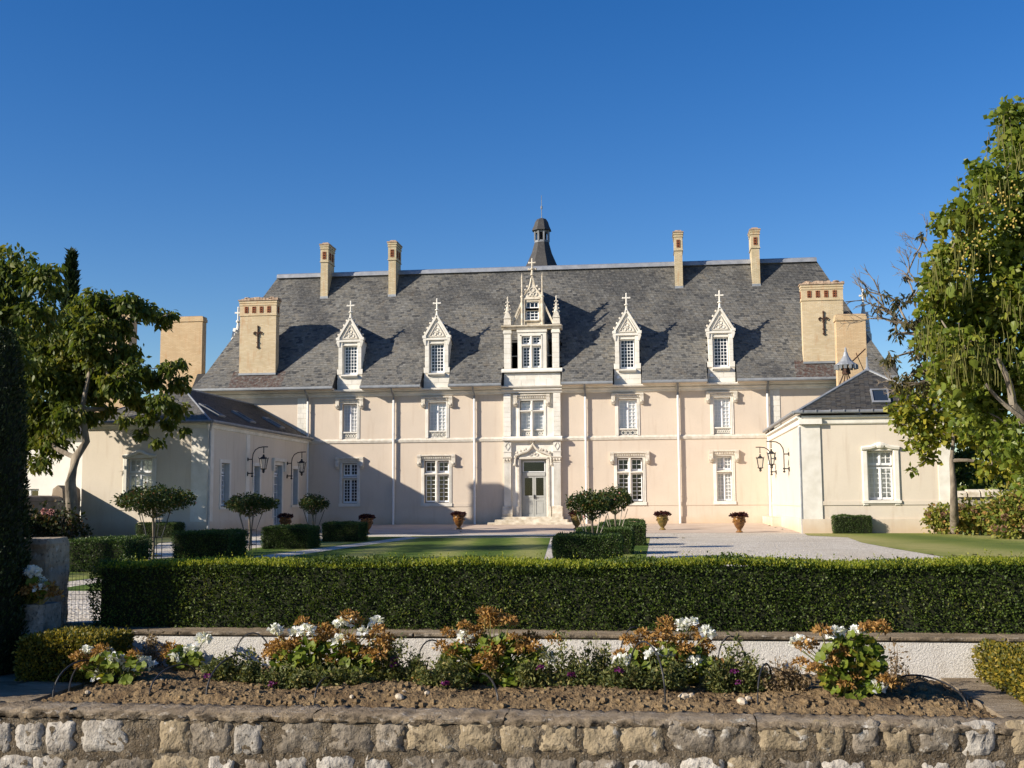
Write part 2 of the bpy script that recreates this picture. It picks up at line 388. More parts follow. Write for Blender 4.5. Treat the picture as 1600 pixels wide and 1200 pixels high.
# ------------------------------------------------------------------ building helpers
def pbox(m, P, a0, a1, b0, b1, d0, d1):
    vs = [P(a0, b0, d0), P(a1, b0, d0), P(a1, b0, d1), P(a0, b0, d1), P(a0, b1, d0), P(a1, b1, d0), P(a1, b1, d1), P(a0, b1, d1)]
    m.add(vs, [(3, 2, 1, 0), (4, 5, 6, 7), (0, 1, 5, 4), (1, 2, 6, 5), (2, 3, 7, 6), (3, 0, 4, 7)])
def wall(m, P, a0, a1, b0, b1, holes, depth):
    A = sorted({a0, a1} | {h[0] for h in holes} | {h[1] for h in holes}); B = sorted({b0, b1} | {h[2] for h in holes} | {h[3] for h in holes})
    for i in range(len(A) - 1):
        for j in range(len(B) - 1):
            ca, cb = (A[i] + A[i + 1]) / 2, (B[j] + B[j + 1]) / 2
            if any(h[0] < ca < h[1] and h[2] < cb < h[3] for h in holes): continue
            m.quad(P(A[i], B[j], 0), P(A[i + 1], B[j], 0), P(A[i + 1], B[j + 1], 0), P(A[i], B[j + 1], 0))
    for h in holes:
        x0, x1, z0, z1 = h[:4]; q = [(x0, z0), (x1, z0), (x1, z1), (x0, z1)]
        for k in range(4):
            p, r = q[k], q[(k + 1) % 4]
            m.quad(P(*p, 0), P(*r, 0), P(*r, depth), P(*p, depth))
def window(parent, P, a0, a1, b0, b1, d, lights, back, label=None, deep=0.12):
    """lights: list of (a0,a1,b0,b1,leaves,cols,rows) glazed openings inside the stone opening"""
    m = MB(); g = MB(); bk = MB()
    for (x0, x1, z0, z1, nl, nc, nr) in lights:
        lw = (x1 - x0) / nl
        for i in range(nl):
            l0, l1 = x0 + i * lw, x0 + (i + 1) * lw; st = 0.055
            pbox(m, P, l0, l0 + st, z0, z1, d, d + 0.06); pbox(m, P, l1 - st, l1, z0, z1, d, d + 0.06)
            pbox(m, P, l0 + st, l1 - st, z0, z0 + 0.09, d + 0.001, d + 0.059); pbox(m, P, l0 + st, l1 - st, z1 - 0.06, z1, d + 0.001, d + 0.059)
            ia0, ia1, ib0, ib1 = l0 + st, l1 - st, z0 + 0.09, z1 - 0.06
            for c in range(1, nc):
                x = ia0 + (ia1 - ia0) * c / nc; pbox(m, P, x - 0.013, x + 0.013, ib0, ib1, d + 0.008, d + 0.05)
            for r in range(1, nr):
                z = ib0 + (ib1 - ib0) * r / nr; pbox(m, P, ia0, ia1, z - 0.013, z + 0.013, d + 0.01, d + 0.048)
            g.quad(P(ia0, ib0, d + 0.03), P(ia1, ib0, d + 0.03), P(ia1, ib1, d + 0.03), P(ia0, ib1, d + 0.03))
        if nl == 2:
            xm = (x0 + x1) / 2; pbox(m, P, xm - 0.03, xm + 0.03, z0 + 0.02, z1 - 0.02, d - 0.02, d + 0.02)
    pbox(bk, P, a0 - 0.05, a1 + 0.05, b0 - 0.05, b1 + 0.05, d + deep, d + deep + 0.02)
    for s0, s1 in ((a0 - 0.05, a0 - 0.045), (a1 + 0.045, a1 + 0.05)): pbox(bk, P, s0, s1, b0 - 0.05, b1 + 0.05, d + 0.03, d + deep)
    f = m.build("window", M_WHITE, parent, local=True)
    g.build("glazing", M_GLASS, f, local=True); bk.build("window_back", back, f, local=True)
    if label: f["label"] = label
    return f

def slates(name, A0, A1, B0, B1, mat, parent, local=False, w_=0.2, course=0.135, cut=None, thick=0.012):
    """courses of slates between eave edge A0-A1 and top edge B0-B1 (all Vectors); one mesh"""
    A0, A1, B0, B1 = map(Vector, (A0, A1, B0, B1))
    up = ((B0 + B1) / 2 - (A0 + A1) / 2); nrm = (A1 - A0).cross(up).normalized()
    n = max(1, int(round(((B0 - A0).length + (B1 - A1).length) / 2 / course)))
    V = []; F = []
    off = worldloc(parent) if (parent is not None and not local) else Vector((0, 0, 0))
    for k in range(n):
        f0, f1 = k / n, min(1.0, (k + 1.15) / n)
        L0, R0 = A0.lerp(B0, f0), A1.lerp(B1, f0); L1, R1 = A0.lerp(B0, f1), A1.lerp(B1, f1)
        ln = (R0 - L0).length; c = max(1, int(ln / w_)); e = [0.0]
        x = (0.5 if k % 2 else 1.0) * w_ / ln
        while x < 1 - 0.3 * w_ / ln:
            e.append(x + random.uniform(-0.12, 0.12) * w_ / ln); x += w_ / ln
        e.append(1.0)
        for i in range(len(e) - 1):
            if cut is not None:
                mid = L0.lerp(R0, (e[i] + e[i + 1]) / 2)
                if cut(mid): continue
            h = thick * random.uniform(0.8, 2.0); dz = random.uniform(-0.006, 0.006); gap = 0.004 / ln
            a, b_ = L0.lerp(R0, e[i] + gap), L0.lerp(R0, e[i + 1] - gap)
            c_, d_ = L1.lerp(R1, e[i + 1] - gap), L1.lerp(R1, e[i] + gap)
            sl_ = (d_ - a).normalized() * dz
            p = [a + sl_, b_ + sl_, a + nrm * h + sl_, b_ + nrm * h + sl_, c_ + nrm * 0.003, d_ + nrm * 0.003]
            o = len(V); V += [tuple(q - off) for q in p]
            F += [(o, o + 1, o + 3, o + 2), (o + 2, o + 3, o + 4, o + 5)]
    me = bpy.data.meshes.new(name); me.from_pydata(V, [], F); me.update()
    return tag(mesh_obj(name, me, mat, parent), kind="stuff")

# ------------------------------------------------------------------ the chateau. Local x = along the facade, y = depth, z = up
CH = empty("chateau", (-6.5, 61.0, 0.0), "long two-storey cream chateau with steep slate roof and carved central bay", "chateau")
PF = lambda a, b_, d: (a, d, b_)
GF = [(-10.43, -9.60, 1.20, 3.37), (-5.91, -4.56, 1.19, 3.46), (4.42, 5.76, 1.19, 3.49), (9.57, 10.37, 1.20, 3.53)]
FF = [(-10.45, -9.63, 4.68, 6.60), (-5.69, -4.71, 4.68, 6.60), (4.53, 5.51, 4.66, 6.60), (9.48, 10.38, 4.66, 6.60)]
CW = (-0.69, 0.58, 4.68, 6.60)
DOOR = (-0.66, 0.68, 0.45, 3.47)
DORM = [-10.04, -5.22, 5.05, 9.95]
CUTS = [(c - 0.76, c + 0.76) for c in DORM] + [(-1.62, 1.58)]; CUTS.sort()
m = MB()
wall(m, PF, -18.0, 18.0, -0.3, 7.3, GF + FF + [(DOOR[0], DOOR[1], 0.2, DOOR[3]), CW], 0.26)
for s in (-1, 1):
    m.quad((s * 18.0, 0, -0.3), (s * 18.0, 9, -0.3), (s * 18.0, 9, 7.4), (s * 18.0, 0, 7.4))
m.quad((-18.0, 9, -0.3), (18.0, 9, -0.3), (18.0, 9, 7.4), (-18.0, 9, 7.4))
m.build("wall", M_STUC, CH, local=True)
# bands
m = MB()
xs = [-18.7, -1.6, 1.55, 18.7]
for x0, x1 in ((-18.0, -1.6), (1.55, 18.0)):
    m.add([(x0, 0, 4.44), (x1, 0, 4.44), (x1, -0.05, 4.46), (x0, -0.05, 4.46), (x0, -0.08, 4.58), (x1, -0.08, 4.58), (x0, 0, 4.68), (x1, 0, 4.68)],
          [(0, 1, 2, 3), (3, 2, 5, 4), (4, 5, 7, 6)])
m.build("string_course", M_CARVE, CH, local=True)
m = MB()
for x0, x1 in ((-18.0, -1.7), (1.65, 18.0)):
    m.box(x0, x1, -0.025, 0, 1.0, 1.17); m.box(x0, x1, -0.03, 0.0, -0.3, 0.42)
m.build("plinth", M_STUC, CH, local=True)
m = MB()
for i in range(len(CUTS) + 1):
    pass
m.prism([(0, 6.98), (-0.07, 7.0), (-0.10, 7.1), (-0.2, 7.16), (-0.2, 7.2), (-0.0, 7.22)], 'x', -18.0, 18.0)
m.prism([(0, 7.2), (-0.34, 7.24), (-0.38, 7.3), (-0.38, 7.36), (0, 7.4)], 'x', -18.0, 18.0)
m.build("cornice", M_STONE, CH, local=True)
segs = []; prev = -18.8
for a, b_ in CUTS: segs.append((prev, a)); prev = b_
segs.append((prev, 18.8))
for a, b_ in segs: MB().prism([(-0.3, 7.3), (-0.72, 7.36), (-0.74, 7.4), (0.0, 7.95), (0.0, 7.3)], 'x', a + 0.03, b_ - 0.03).build("soffit", M_STUCW, CH, local=True)
for a, b_ in segs:
    m = MB(); m.tube([(a, -0.80, 7.42), (b_, -0.80, 7.42)], 0.085, 8); m.box(a, b_, -0.885, -0.875, 7.42, 7.5)
    m.build("gutter", M_ZINC, CH, local=True)

# roof: underlay and slates
EV, BR, RG = (-0.78, 7.46), (0.1, 8.46), (4.0, 14.62)
m = MB()
ZC = 9.9; YC = 0.14 + (ZC - 8.44) / (14.58 - 8.44) * 3.86; XC = 18.25 - 2.77 * (ZC - 8.44) / 6.14
m.quad((-XC, YC, ZC), (XC, YC, ZC), (15.48, 4.0, 14.58), (-15.48, 4.0, 14.58))
for i, (a, b_) in enumerate(segs):
    l0, l1 = (-18.25, -XC) if i == 0 else (a, a); r0, r1 = (18.25, XC) if i == len(segs) - 1 else (b_, b_)
    m.quad((l0, .14, 8.44), (r0, .14, 8.44), (r1, YC, ZC), (l1, YC, ZC))
for a, b_ in segs:
    m.quad((a, -0.74, 7.44), (b_, -0.74, 7.44), (b_, 0.14, 8.44), (a, 0.14, 8.44))
    for x in (a, b_): m.tri((x, -0.74, 7.42), (x, 0.15, 8.45), (x, 0.15, 7.42))
m.quad((-18.8, 8.8, 7.44), (18.8, 8.8, 7.44), (15.48, 4.0, 14.58), (-15.48, 4.0, 14.58))
m.build("roof", M_UNDER, CH, local=True)
for s in (-1, 1):
    mm = MB()
    mm.quad((s * 18.78, -0.76, 7.45), (s * 18.78, 8.8, 7.45), (s * 18.26, 7.8, 8.45), (s * 18.26, 0.12, 8.45))
    mm.quad((s * 18.26, 0.12, 8.45), (s * 18.26, 7.8, 8.45), (s * 15.5, 4.02, 14.6), (s * 15.5, 3.98, 14.6))
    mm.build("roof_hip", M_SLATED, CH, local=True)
slates("slate_covering", (-18.28, 0.1, 8.46), (18.28, 0.1, 8.46), (-15.5, 4.0, 14.62), (15.5, 4.0, 14.62), M_SLATE, CH, True, cut=lambda p: p.z < 9.95 and any(a + .14 < p.x < b_ - .14 for a, b_ in CUTS))
for i, (a, b_) in enumerate(segs):
    l0 = -18.8 if i == 0 else a; r0 = 18.8 if i == len(segs) - 1 else b_
    l1 = -18.28 if i == 0 else a; r1 = 18.28 if i == len(segs) - 1 else b_
    slates("slate_covering", (l0, -0.80, 7.46), (r0, -0.80, 7.46), (l1, 0.12, 8.48), (r1, 0.12, 8.48), M_SLATE, CH, True)
m = MB(); m.prism([(3.72, 14.44), (3.80, 14.66), (4.0, 14.74), (4.25, 14.66), (4.25, 14.4)], 'x', -15.55, 15.55)
m.build("ridge_cap", M_ZINC, CH, local=True)

# downpipes
for u in (-12.35, -7.57, -3.15, 2.80, 7.66, 12.27):
    m = MB(); m.tube([(u, -0.14, gz(60.9)), (u, -0.14, 6.75)], 0.062, 8)
    for z in (1.5, 3.1, 4.9, 6.2): m.tube([(u, -0.14, z), (u, -0.14, z + 0.06)], 0.075, 8)
    o = m.build("downpipe", M_PIPE, CH, smooth=False, local=True)
    m = MB(); m.tube([(u, -0.14, 6.7), (u, -0.16, 6.95), (u, -0.55, 7.2), (u, -0.78, 7.36)], 0.055, 8)
    m.build("swan_neck", M_LEAD, o, local=True)

# stone dressings round the windows
def surround(m, x0, x1, z0, z1, w_=0.15, p=0.035):
    m.cham(x0 - w_, x0 - 0.002, -p, 0.06, z0, z1, 0.012); m.cham(x1 + 0.002, x1 + w_, -p, 0.06, z0, z1, 0.012)
    m.cham(x0 - w_, x1 + w_, -p - 0.003, 0.06, z1 + 0.002, z1 + w_ + 0.03, 0.012)
    m.box(x0 - 0.06, x0, -p - 0.012, -p + 0.02, z0, z1 + 0.06); m.box(x1, x1 + 0.06, -p - 0.012, -p + 0.02, z0, z1 + 0.06)
def hood(parent, x0, x1, zt, zb):
    a, b_ = x0 - 0.36, x1 + 0.36; m = MB()
    m.prism([(0, zt), (-0.20, zt - 0.03), (-0.20, zt - 0.08), (-0.12, zt - 0.12), (-0.10, zt - 0.24), (0, zt - 0.26)], 'x', a + 0.02, b_ - 0.02)
    for s0, s1 in ((a, a + 0.2), (b_ - 0.2, b_)):
        m.prism([(0, zt + 0.01), (-0.21, zt - 0.02), (-0.21, zt - 0.09), (-0.17, zt - 0.2), (-0.17, zb + 0.16), (0, zb + 0.14)], 'x', s0, s1)
        m.add([(s0 - 0.03, -0.24, zb + 0.17), (s1 + 0.03, -0.24, zb + 0.17), (s1 + 0.03, 0, zb + 0.17), (s0 - 0.03, 0, zb + 0.17),
               (s0 + 0.02, -0.14, zb), (s1 - 0.02, -0.14, zb), (s1 - 0.02, 0, zb), (s0 + 0.02, 0, zb)],
              [(0, 1, 2, 3), (7, 6, 5, 4), (0, 4, 5, 1), (1, 5, 6, 2), (2, 6, 7, 3), (3, 7, 4, 0)])
        m.blob(((s0 + s1) / 2, -0.22, zb + 0.15), 0.085, 0.06, 0.07)
    n = int((b_ - a - 0.5) / 0.12)
    for i in range(n): m.blob((a + 0.25 + (i + 0.5) * (b_ - a - 0.5) / n, -0.12, zt - 0.17), 0.045, 0.03, 0.04, 5)
    return m.build("window_hood", M_CARVE, parent, local=True)
W0 = [None] * 4
def two(x0, x1, z0, z1, t, c, tr_=0.14, mull=0.13):
    xm = (x0 + x1) / 2
    return [(x0 + .04, xm - mull / 2, z0 + .05, t - tr_ / 2, 1, c, 6), (xm + mull / 2, x1 - .04, z0 + .05, t - tr_ / 2, 1, c, 6),
            (x0 + .04, xm - mull / 2, t + tr_ / 2, z1 - .04, 1, c, 2), (xm + mull / 2, x1 - .04, t + tr_ / 2, z1 - .04, 1, c, 2)]
for i, (x0, x1, z0, z1) in enumerate(GF):
    wide = i in (1, 2); t = 2.76 if wide else (2.60 if i == 0 else 2.75)
    if wide: L = two(x0, x1, z0, z1, t, 2)
    else: L = [(x0 + .02, x1 - .02, z0 + .03, t - .08, 2, 2, 7), (x0 + .02, x1 - .02, t + .08, z1 - .02, 2, 2, 3)]
    f = window(CH, PF, x0, x1, z0, z1, 0.2, L, [M_DARKROOM, M_ROOM, M_DARKROOM, M_SHUT][i], deep=[0.3, 0.3, 0.3, 0.1][i],
               label=None if wide else ("narrow ground-floor window with dark panes" if i == 0 else "narrow ground-floor window with white shutters closed inside"))
    m = MB(); surround(m, x0, x1, z0, z1)
    m.prism([(0.2, t - .07), (-0.01, t - .05), (-0.03, t - .03), (-0.03, t + .01), (0.2, t + .07)], 'x', x0, x1)
    if wide: m.cham((x0 + x1) / 2 - .065, (x0 + x1) / 2 + .065, -0.028, 0.24, z0, z1, 0.03)
    m.box(x0 - 0.18, x1 + 0.18, -0.07, 0.0, z0 - 0.17, z0 - 0.002); m.box(x0, x1, 0.0, 0.26, z0 - 0.1, z0 + 0.012)
    m.build("window_surround", M_STONE, CH, local=True)
    hood(CH, x0, x1, z1 + 0.33, z1 - 0.30)
def balustrade(parent, x0, x1, z0, kind):
    m = MB(); y0, y1 = 0.04, 0.10
    m.box(x0, x1, -0.01, 0.18, z0 + 0.32, z0 + 0.39)
    m.box(x0, x1, y0, y1, z0 + 0.27, z0 + 0.32); m.box(x0, x1, y0, y1, z0 + 0.0, z0 + 0.035)
    n = max(2, int(round((x1 - x0) / 0.24))); w_ = (x1 - x0) / n
    for i in range(n):
        c = x0 + (i + .5) * w_; r = min(w_ / 2, 0.12) - 0.005; zc = z0 + 0.155
        if kind == 0:
            pts = [(c + r * math.cos(q * math.pi / 5), 0.07, zc + r * math.sin(q * math.pi / 5)) for q in range(11)]
            m.tube(pts, 0.022, 5); m.box(c - r, c + r, y0, y1, zc - 0.014, zc + 0.014); m.box(c - 0.014, c + 0.014, y0, y1, zc - r, zc + r)
        elif kind == 1:
            m.beam((c - w_ / 2, .07, zc - .12), (c + w_ / 2, .07, zc + .12), .035, .06); m.beam((c - w_ / 2, .07, zc + .12), (c + w_ / 2, .07, zc - .12), .035, .06)
            m.box(c - 0.012, c + 0.012, y0, y1, zc - .13, zc + .13)
        else:
            pts = [(c - w_ / 2 + w_ * q / 8, 0.07, zc + .08 * math.sin(q * math.pi / 4)) for q in range(9)]
            m.tube(pts, 0.026, 5); pts = [(p[0], p[1], 2 * zc - p[2]) for p in pts]; m.tube(pts, 0.026, 5)
    for x in (x0, x1 - 0.05): m.box(x, x + 0.05, y0, y1, z0 + .03, z0 + .28)
    m.build("balustrade", M_STONE, parent, local=True)
for i, (x0, x1, z0, z1) in enumerate(FF):
    f = window(CH, PF, x0, x1, z0, z1, 0.2, [(x0 + .02, x1 - .02, z0 + .03, z1 - .02, 2, 2, 9)], M_SHUT, deep=0.06)
    m = MB(); surround(m, x0, x1, z0, z1); m.build("window_surround", M_STONE, CH, local=True)
    hood(CH, x0, x1, z1 + 0.33, z1 - 0.27); balustrade(CH, x0, x1, z0 + 0.01, [2, 0, 1, 2][i])

# ashlar pilasters at the ends and beside the bay, every block a piece of its own
def block(x0, x1, y0, y1, z0, z1, parent=CH, mat=None):
    return MB().cham(x0 + .004, x1 - .004, y0, y1, z0 + .004, z1 - .004, 0.008).build("ashlar_block", mat or M_STONE, parent, local=True)
def quoin(x0, x1, p, z0, z1, h=0.30, split=True, parent=CH):
    n = max(1, int(round((z1 - z0) / h))); h = (z1 - z0) / n
    MB().box(x0 + .006, x1 - .006, -p + .012, 0.0, z0, z1).build("mortar_core", M_STONEW, parent, local=True)
    for k in range(n):
        a = z0 + k * h
        if split:
            c = x0 + (x1 - x0) * (0.38 if k % 2 else 0.62)
            block(x0, c, -p, 0.0, a, a + h, parent); block(c, x1, -p, 0.0, a, a + h, parent)
        else: block(x0, x1, -p, 0.0, a, a + h, parent)
quoin(-12.98, -12.44, 0.03, 4.7, 6.98); quoin(12.40, 12.92, 0.03, 4.7, 6.98)
quoin(-1.56, -1.17, 0.26, 4.70, 6.98, 0.25, False); quoin(1.10, 1.49, 0.26, 4.70, 6.98, 0.25, False)

# ---- central bay
m = MB(); wall(m, lambda a, b_, d: (a, d - 0.10, b_), -1.165, 1.095, 0.2, 6.98, [DOOR, CW], 0.36)
m.build("bay_wall", M_STONE, CH, local=True)
m = MB(); m.prism([(0, 4.42), (-0.36, 4.45), (-0.40, 4.5), (-0.40, 4.6), (-0.28, 4.69), (0, 4.70)], 'x', -1.62, 1.56); m.build("bay_string_course", M_STONE, CH, local=True)
m = MB(); m.prism([(0, 6.98), (-0.28, 7.0), (-0.31, 7.1), (-0.42, 7.16), (-0.42, 7.21), (0, 7.24)], 'x', -1.64, 1.58)
m.prism([(0, 7.24), (-0.44, 7.26), (-0.5, 7.33), (-0.5, 7.38), (0, 7.4)], 'x', -1.66, 1.6); m.build("bay_cornice", M_STONE, CH, local=True)
x0, x1, z0, z1 = CW; t = 6.06
PB = lambda a, b_, d: (a, d - 0.10, b_)
window(CH, PB, x0, x1, z0, z1, 0.2, [(x0 + .03, -0.115, z0 + .04, t - .06, 1, 2, 6), (0.005, x1 - .03, z0 + .04, t - .06, 1, 2, 6),
       (x0 + .03, -0.115, t + .06, z1 - .03, 1, 2, 2), (0.005, x1 - .03, t + .06, z1 - .03, 1, 2, 2)], M_SHUT, deep=0.08, label="tall cross window with white shutters above the door")
m = MB()
m.cham(-0.115, 0.005, -0.13, 0.12, z0, z1, 0.03); m.prism([(0.1, t - .06), (-0.11, t - .05), (-0.13, t - .02), (-0.13, t + .02), (0.1, t + .06)], 'x', x0, x1)
m.cham(x0 - .14, x0 - .002, -0.135, 0.0, z0, z1, .02); m.cham(x1 + .002, x1 + .14, -0.135, 0.0, z0, z1, .02); m.cham(x0 - .14, x1 + .14, -0.138, 0, z1 + .002, z1 + .16, .02)
m.build("window_surround", M_STONE, CH, local=True)
hd = hood(CH, x0 + .02, x1 - .02, 6.95, 6.30); hd.location = (0, -0.1, 0)
balustrade(CH, x0 + .02, -0.12, 4.70, 2); balustrade(CH, 0.01, x1 - .02, 4.70, 2)
# door
x0, x1, z0, z1 = DOOR; yd = 0.10
m = MB()
for a, b_ in ((x0, x0 + .07), (x1 - .07, x1)): m.box(a, b_, yd, yd + .1, z0, z1)
m.box(x0 + .07, x1 - .07, yd + .002, yd + .1, z1 - .09, z1); m.box(x0 + .07, x1 - .07, yd - .03, yd + .1, 2.60, 2.78)
dr = m.build("door", M_GREY, CH, local=True); dr["label"] = "grey double entrance door with glazed transom above stone steps"
xm = (x0 + x1) / 2
for a, b_ in ((x0 + .075, xm - .006), (xm + .006, x1 - .075)):
    m = MB(); m.box(a, a + .09, yd + .01, yd + .07, z0, 2.6); m.box(b_ - .09, b_, yd + .01, yd + .07, z0, 2.6)
    for q0, q1 in ((z0, z0 + .12), (1.28, 1.34), (1.46, 1.56), (2.5, 2.6)): m.box(a + .09, b_ - .09, yd + .011, yd + .069, q0, q1)
    m.box(a + .09, b_ - .09, yd + .035, yd + .06, z0 + .12, 1.28); m.box(a + .09, b_ - .09, yd + .03, yd + .06, 1.34, 1.46); m.box(a + .12, b_ - .12, yd + .025, yd + .04, z0 + .18, 1.22)
    m.build("door_leaf", M_GREY, dr, local=True)
MB().quad((x0 + .1, yd + .04, 1.56), (x1 - .1, yd + .04, 1.56), (x1 - .1, yd + .04, 2.5), (x0 + .1, yd + .04, 2.5)).add([(x0 + .07, yd + .05, 2.78), (x1 - .07, yd + .05, 2.78), (x1 - .07, yd + .05, 3.38), (x0 + .07, yd + .05, 3.38)], [(0, 1, 2, 3)]).build("glazing", M_GLASS, dr, local=True)
m = MB(); m.box(x0 + .11, x1 - .11, yd + .01, yd + .03, 2.8, 2.84); m.box(x0 + .11, x1 - .11, yd + .01, yd + .03, 3.33, 3.37)
for a in (x0 + .08, x1 - .12): m.box(a, a + .04, yd + .01, yd + .03, 2.8, 3.37)
m.build("transom_frame", M_WHITE, dr, local=True)
MB().box(x0, x1, yd + .5, yd + .52, z0, z1).build("hall", M_DARKROOM, dr, local=True)
MB().box(xm - .03, xm + .03, yd - .04, yd + .01, 1.40, 1.60).box(xm + .03, xm + .14, yd - .045, yd - .02, 1.47, 1.50).build("handle", M_IRON, dr, local=True)
for k, (a, b_, z, y) in enumerate(((-2.3, 2.15, 0.17, -1.25), (-1.97, 1.85, 0.31, -0.92), (-1.66, 1.6, 0.45, -0.6))):
    MB().cham(a, b_, y, 0.0, -0.1, z, 0.02).build("step", M_STONEW, CH, local=True)
# pilasters of the portal
for c in (-1.365, 1.27):
    m = MB()
    m.prism([(0, .44), (-0.46, .44), (-0.46, .62), (-0.42, .66), (-0.38, .80), (-0.30, .92), (-0.28, 1.0), (0, 1.0)], 'x', c - .27, c + .27)
    pb = m.build("pilaster_base", M_STONEW, CH, local=True)
    m = MB(); m.box(c - .19, c + .19, -0.22, 0, 1.0, 3.3)
    for k in range(6): m.box(c - .19 + .008 + k * .0645, c - .19 + .04 + k * .0645, -0.234, -0.2, 1.06, 3.24)
    m.build("pilaster", M_STONE, CH, local=True)
    m = MB(); m.box(c - .20, c + .20, -0.26, 0, 3.3, 3.36); m.add([(c - .18, -.24, 3.36), (c + .18, -.24, 3.36), (c + .18, 0, 3.36), (c - .18, 0, 3.36), (c - .23, -.31, 3.56), (c + .23, -.31, 3.56), (c + .23, 0, 3.56), (c - .23, 0, 3.56)], [(3, 2, 1, 0), (4, 5, 6, 7), (0, 1, 5, 4), (1, 2, 6, 5), (3, 0, 4, 7)])
    for k in (-.15, 0, .15): m.blob((c + k, -.28, 3.46), .06, .04, .07)
    m.box(c - .25, c + .25, -.33, 0, 3.56, 3.62); m.build("capital", M_CARVE, CH, local=True)
    m = MB(); m.box(c - .2, c + .2, -.26, 0, 3.62, 3.86); m.box(c - .22, c + .22, -.29, 0, 3.86, 3.92); m.box(c - .2, c + .2, -.25, 0, 3.92, 4.42)
    for q in range(4):
        an = [(c, .22), (c + .13, 0), (c, -.22), (c - .13, 0)]; p, r = an[q], an[(q + 1) % 4]
        m.beam((p[0], -.26, 4.17 + p[1]), (r[0], -.26, 4.17 + r[1]), .03, .04)
    m.build("diamond_panel", M_STONE, CH, local=True)
# ogee arch over the door
def ogee(cx, zl, hw, h, n=10):
    pts = []
    for k in range(n + 1):
        t_ = k / n; x = hw * (1 - t_)
        z = zl + h * (0.30 * math.sin(min(1, t_ / .55) * math.pi / 2) + (0.70 * ((t_ - .40) / .60) ** 2.2 if t_ > .40 else 0))
        pts.append((x, z))
    return [(cx - x, z) for x, z in pts] + [(cx + x, z) for x, z in pts[::-1][1:]]
oc = ogee(0.0, 3.66, 0.93, 0.62)
m = MB(); m.tube([(x, -0.2, z) for x, z in oc], 0.075, 6)
m.tube([(-0.93, -0.2, 3.66), (-0.96, -0.2, 3.5), (-0.97, -0.2, 3.25)], [.075, .07, .06], 6); m.tube([(0.93, -0.2, 3.66), (0.96, -0.2, 3.5), (0.97, -0.2, 3.25)], [.075, .07, .06], 6)
for s in (-1, 1): m.blob((s * .98, -.2, 3.2), .09, .1, .09); m.box(s * .80 - .05, s * .80 + .05, -.17, -.1, .45, 3.55); m.box(s * .86 - .06, s * .86 + .06, -.2, -.1, .45, 1.0)
m.box(-.86, .86, -.17, -.1, 3.50, 3.60)
ar = m.build("ogee_arch", M_CARVE, CH, local=True)
m = MB()
for f in (.12, .3, .5, .68):
    for s in (0, 1):
        k = int(f * 10); x, z = oc[k] if s == 0 else oc[-1 - k]; m.blob((x + (-.03 if s == 0 else .03), -.22, z + .12), .075, .06, .08)
m.build("crocket", M_CARVE, ar, local=True)
m = MB(); m.lathe([(.06, 0), (.045, .08), (.05, .12)], 8, (0, -.2, 4.25)); m.blob((0, -.2, 4.44), .08, .08, .09)
for s in (-1, 1): m.blob((s * .14, -.22, 4.40), .09, .06, .06)
m.build("finial", M_CARVE, ar, local=True)
m = MB()
for s in (-1, 0, 1): m.tube([(s * .17 + .09 * math.cos(q), -.12, 3.72 + .07 * (s == 0) + .07 * math.sin(q)) for q in np.linspace(0, 6.28, 9)], .02, 5)
m.build("tracery", M_CARVE, ar, local=True)
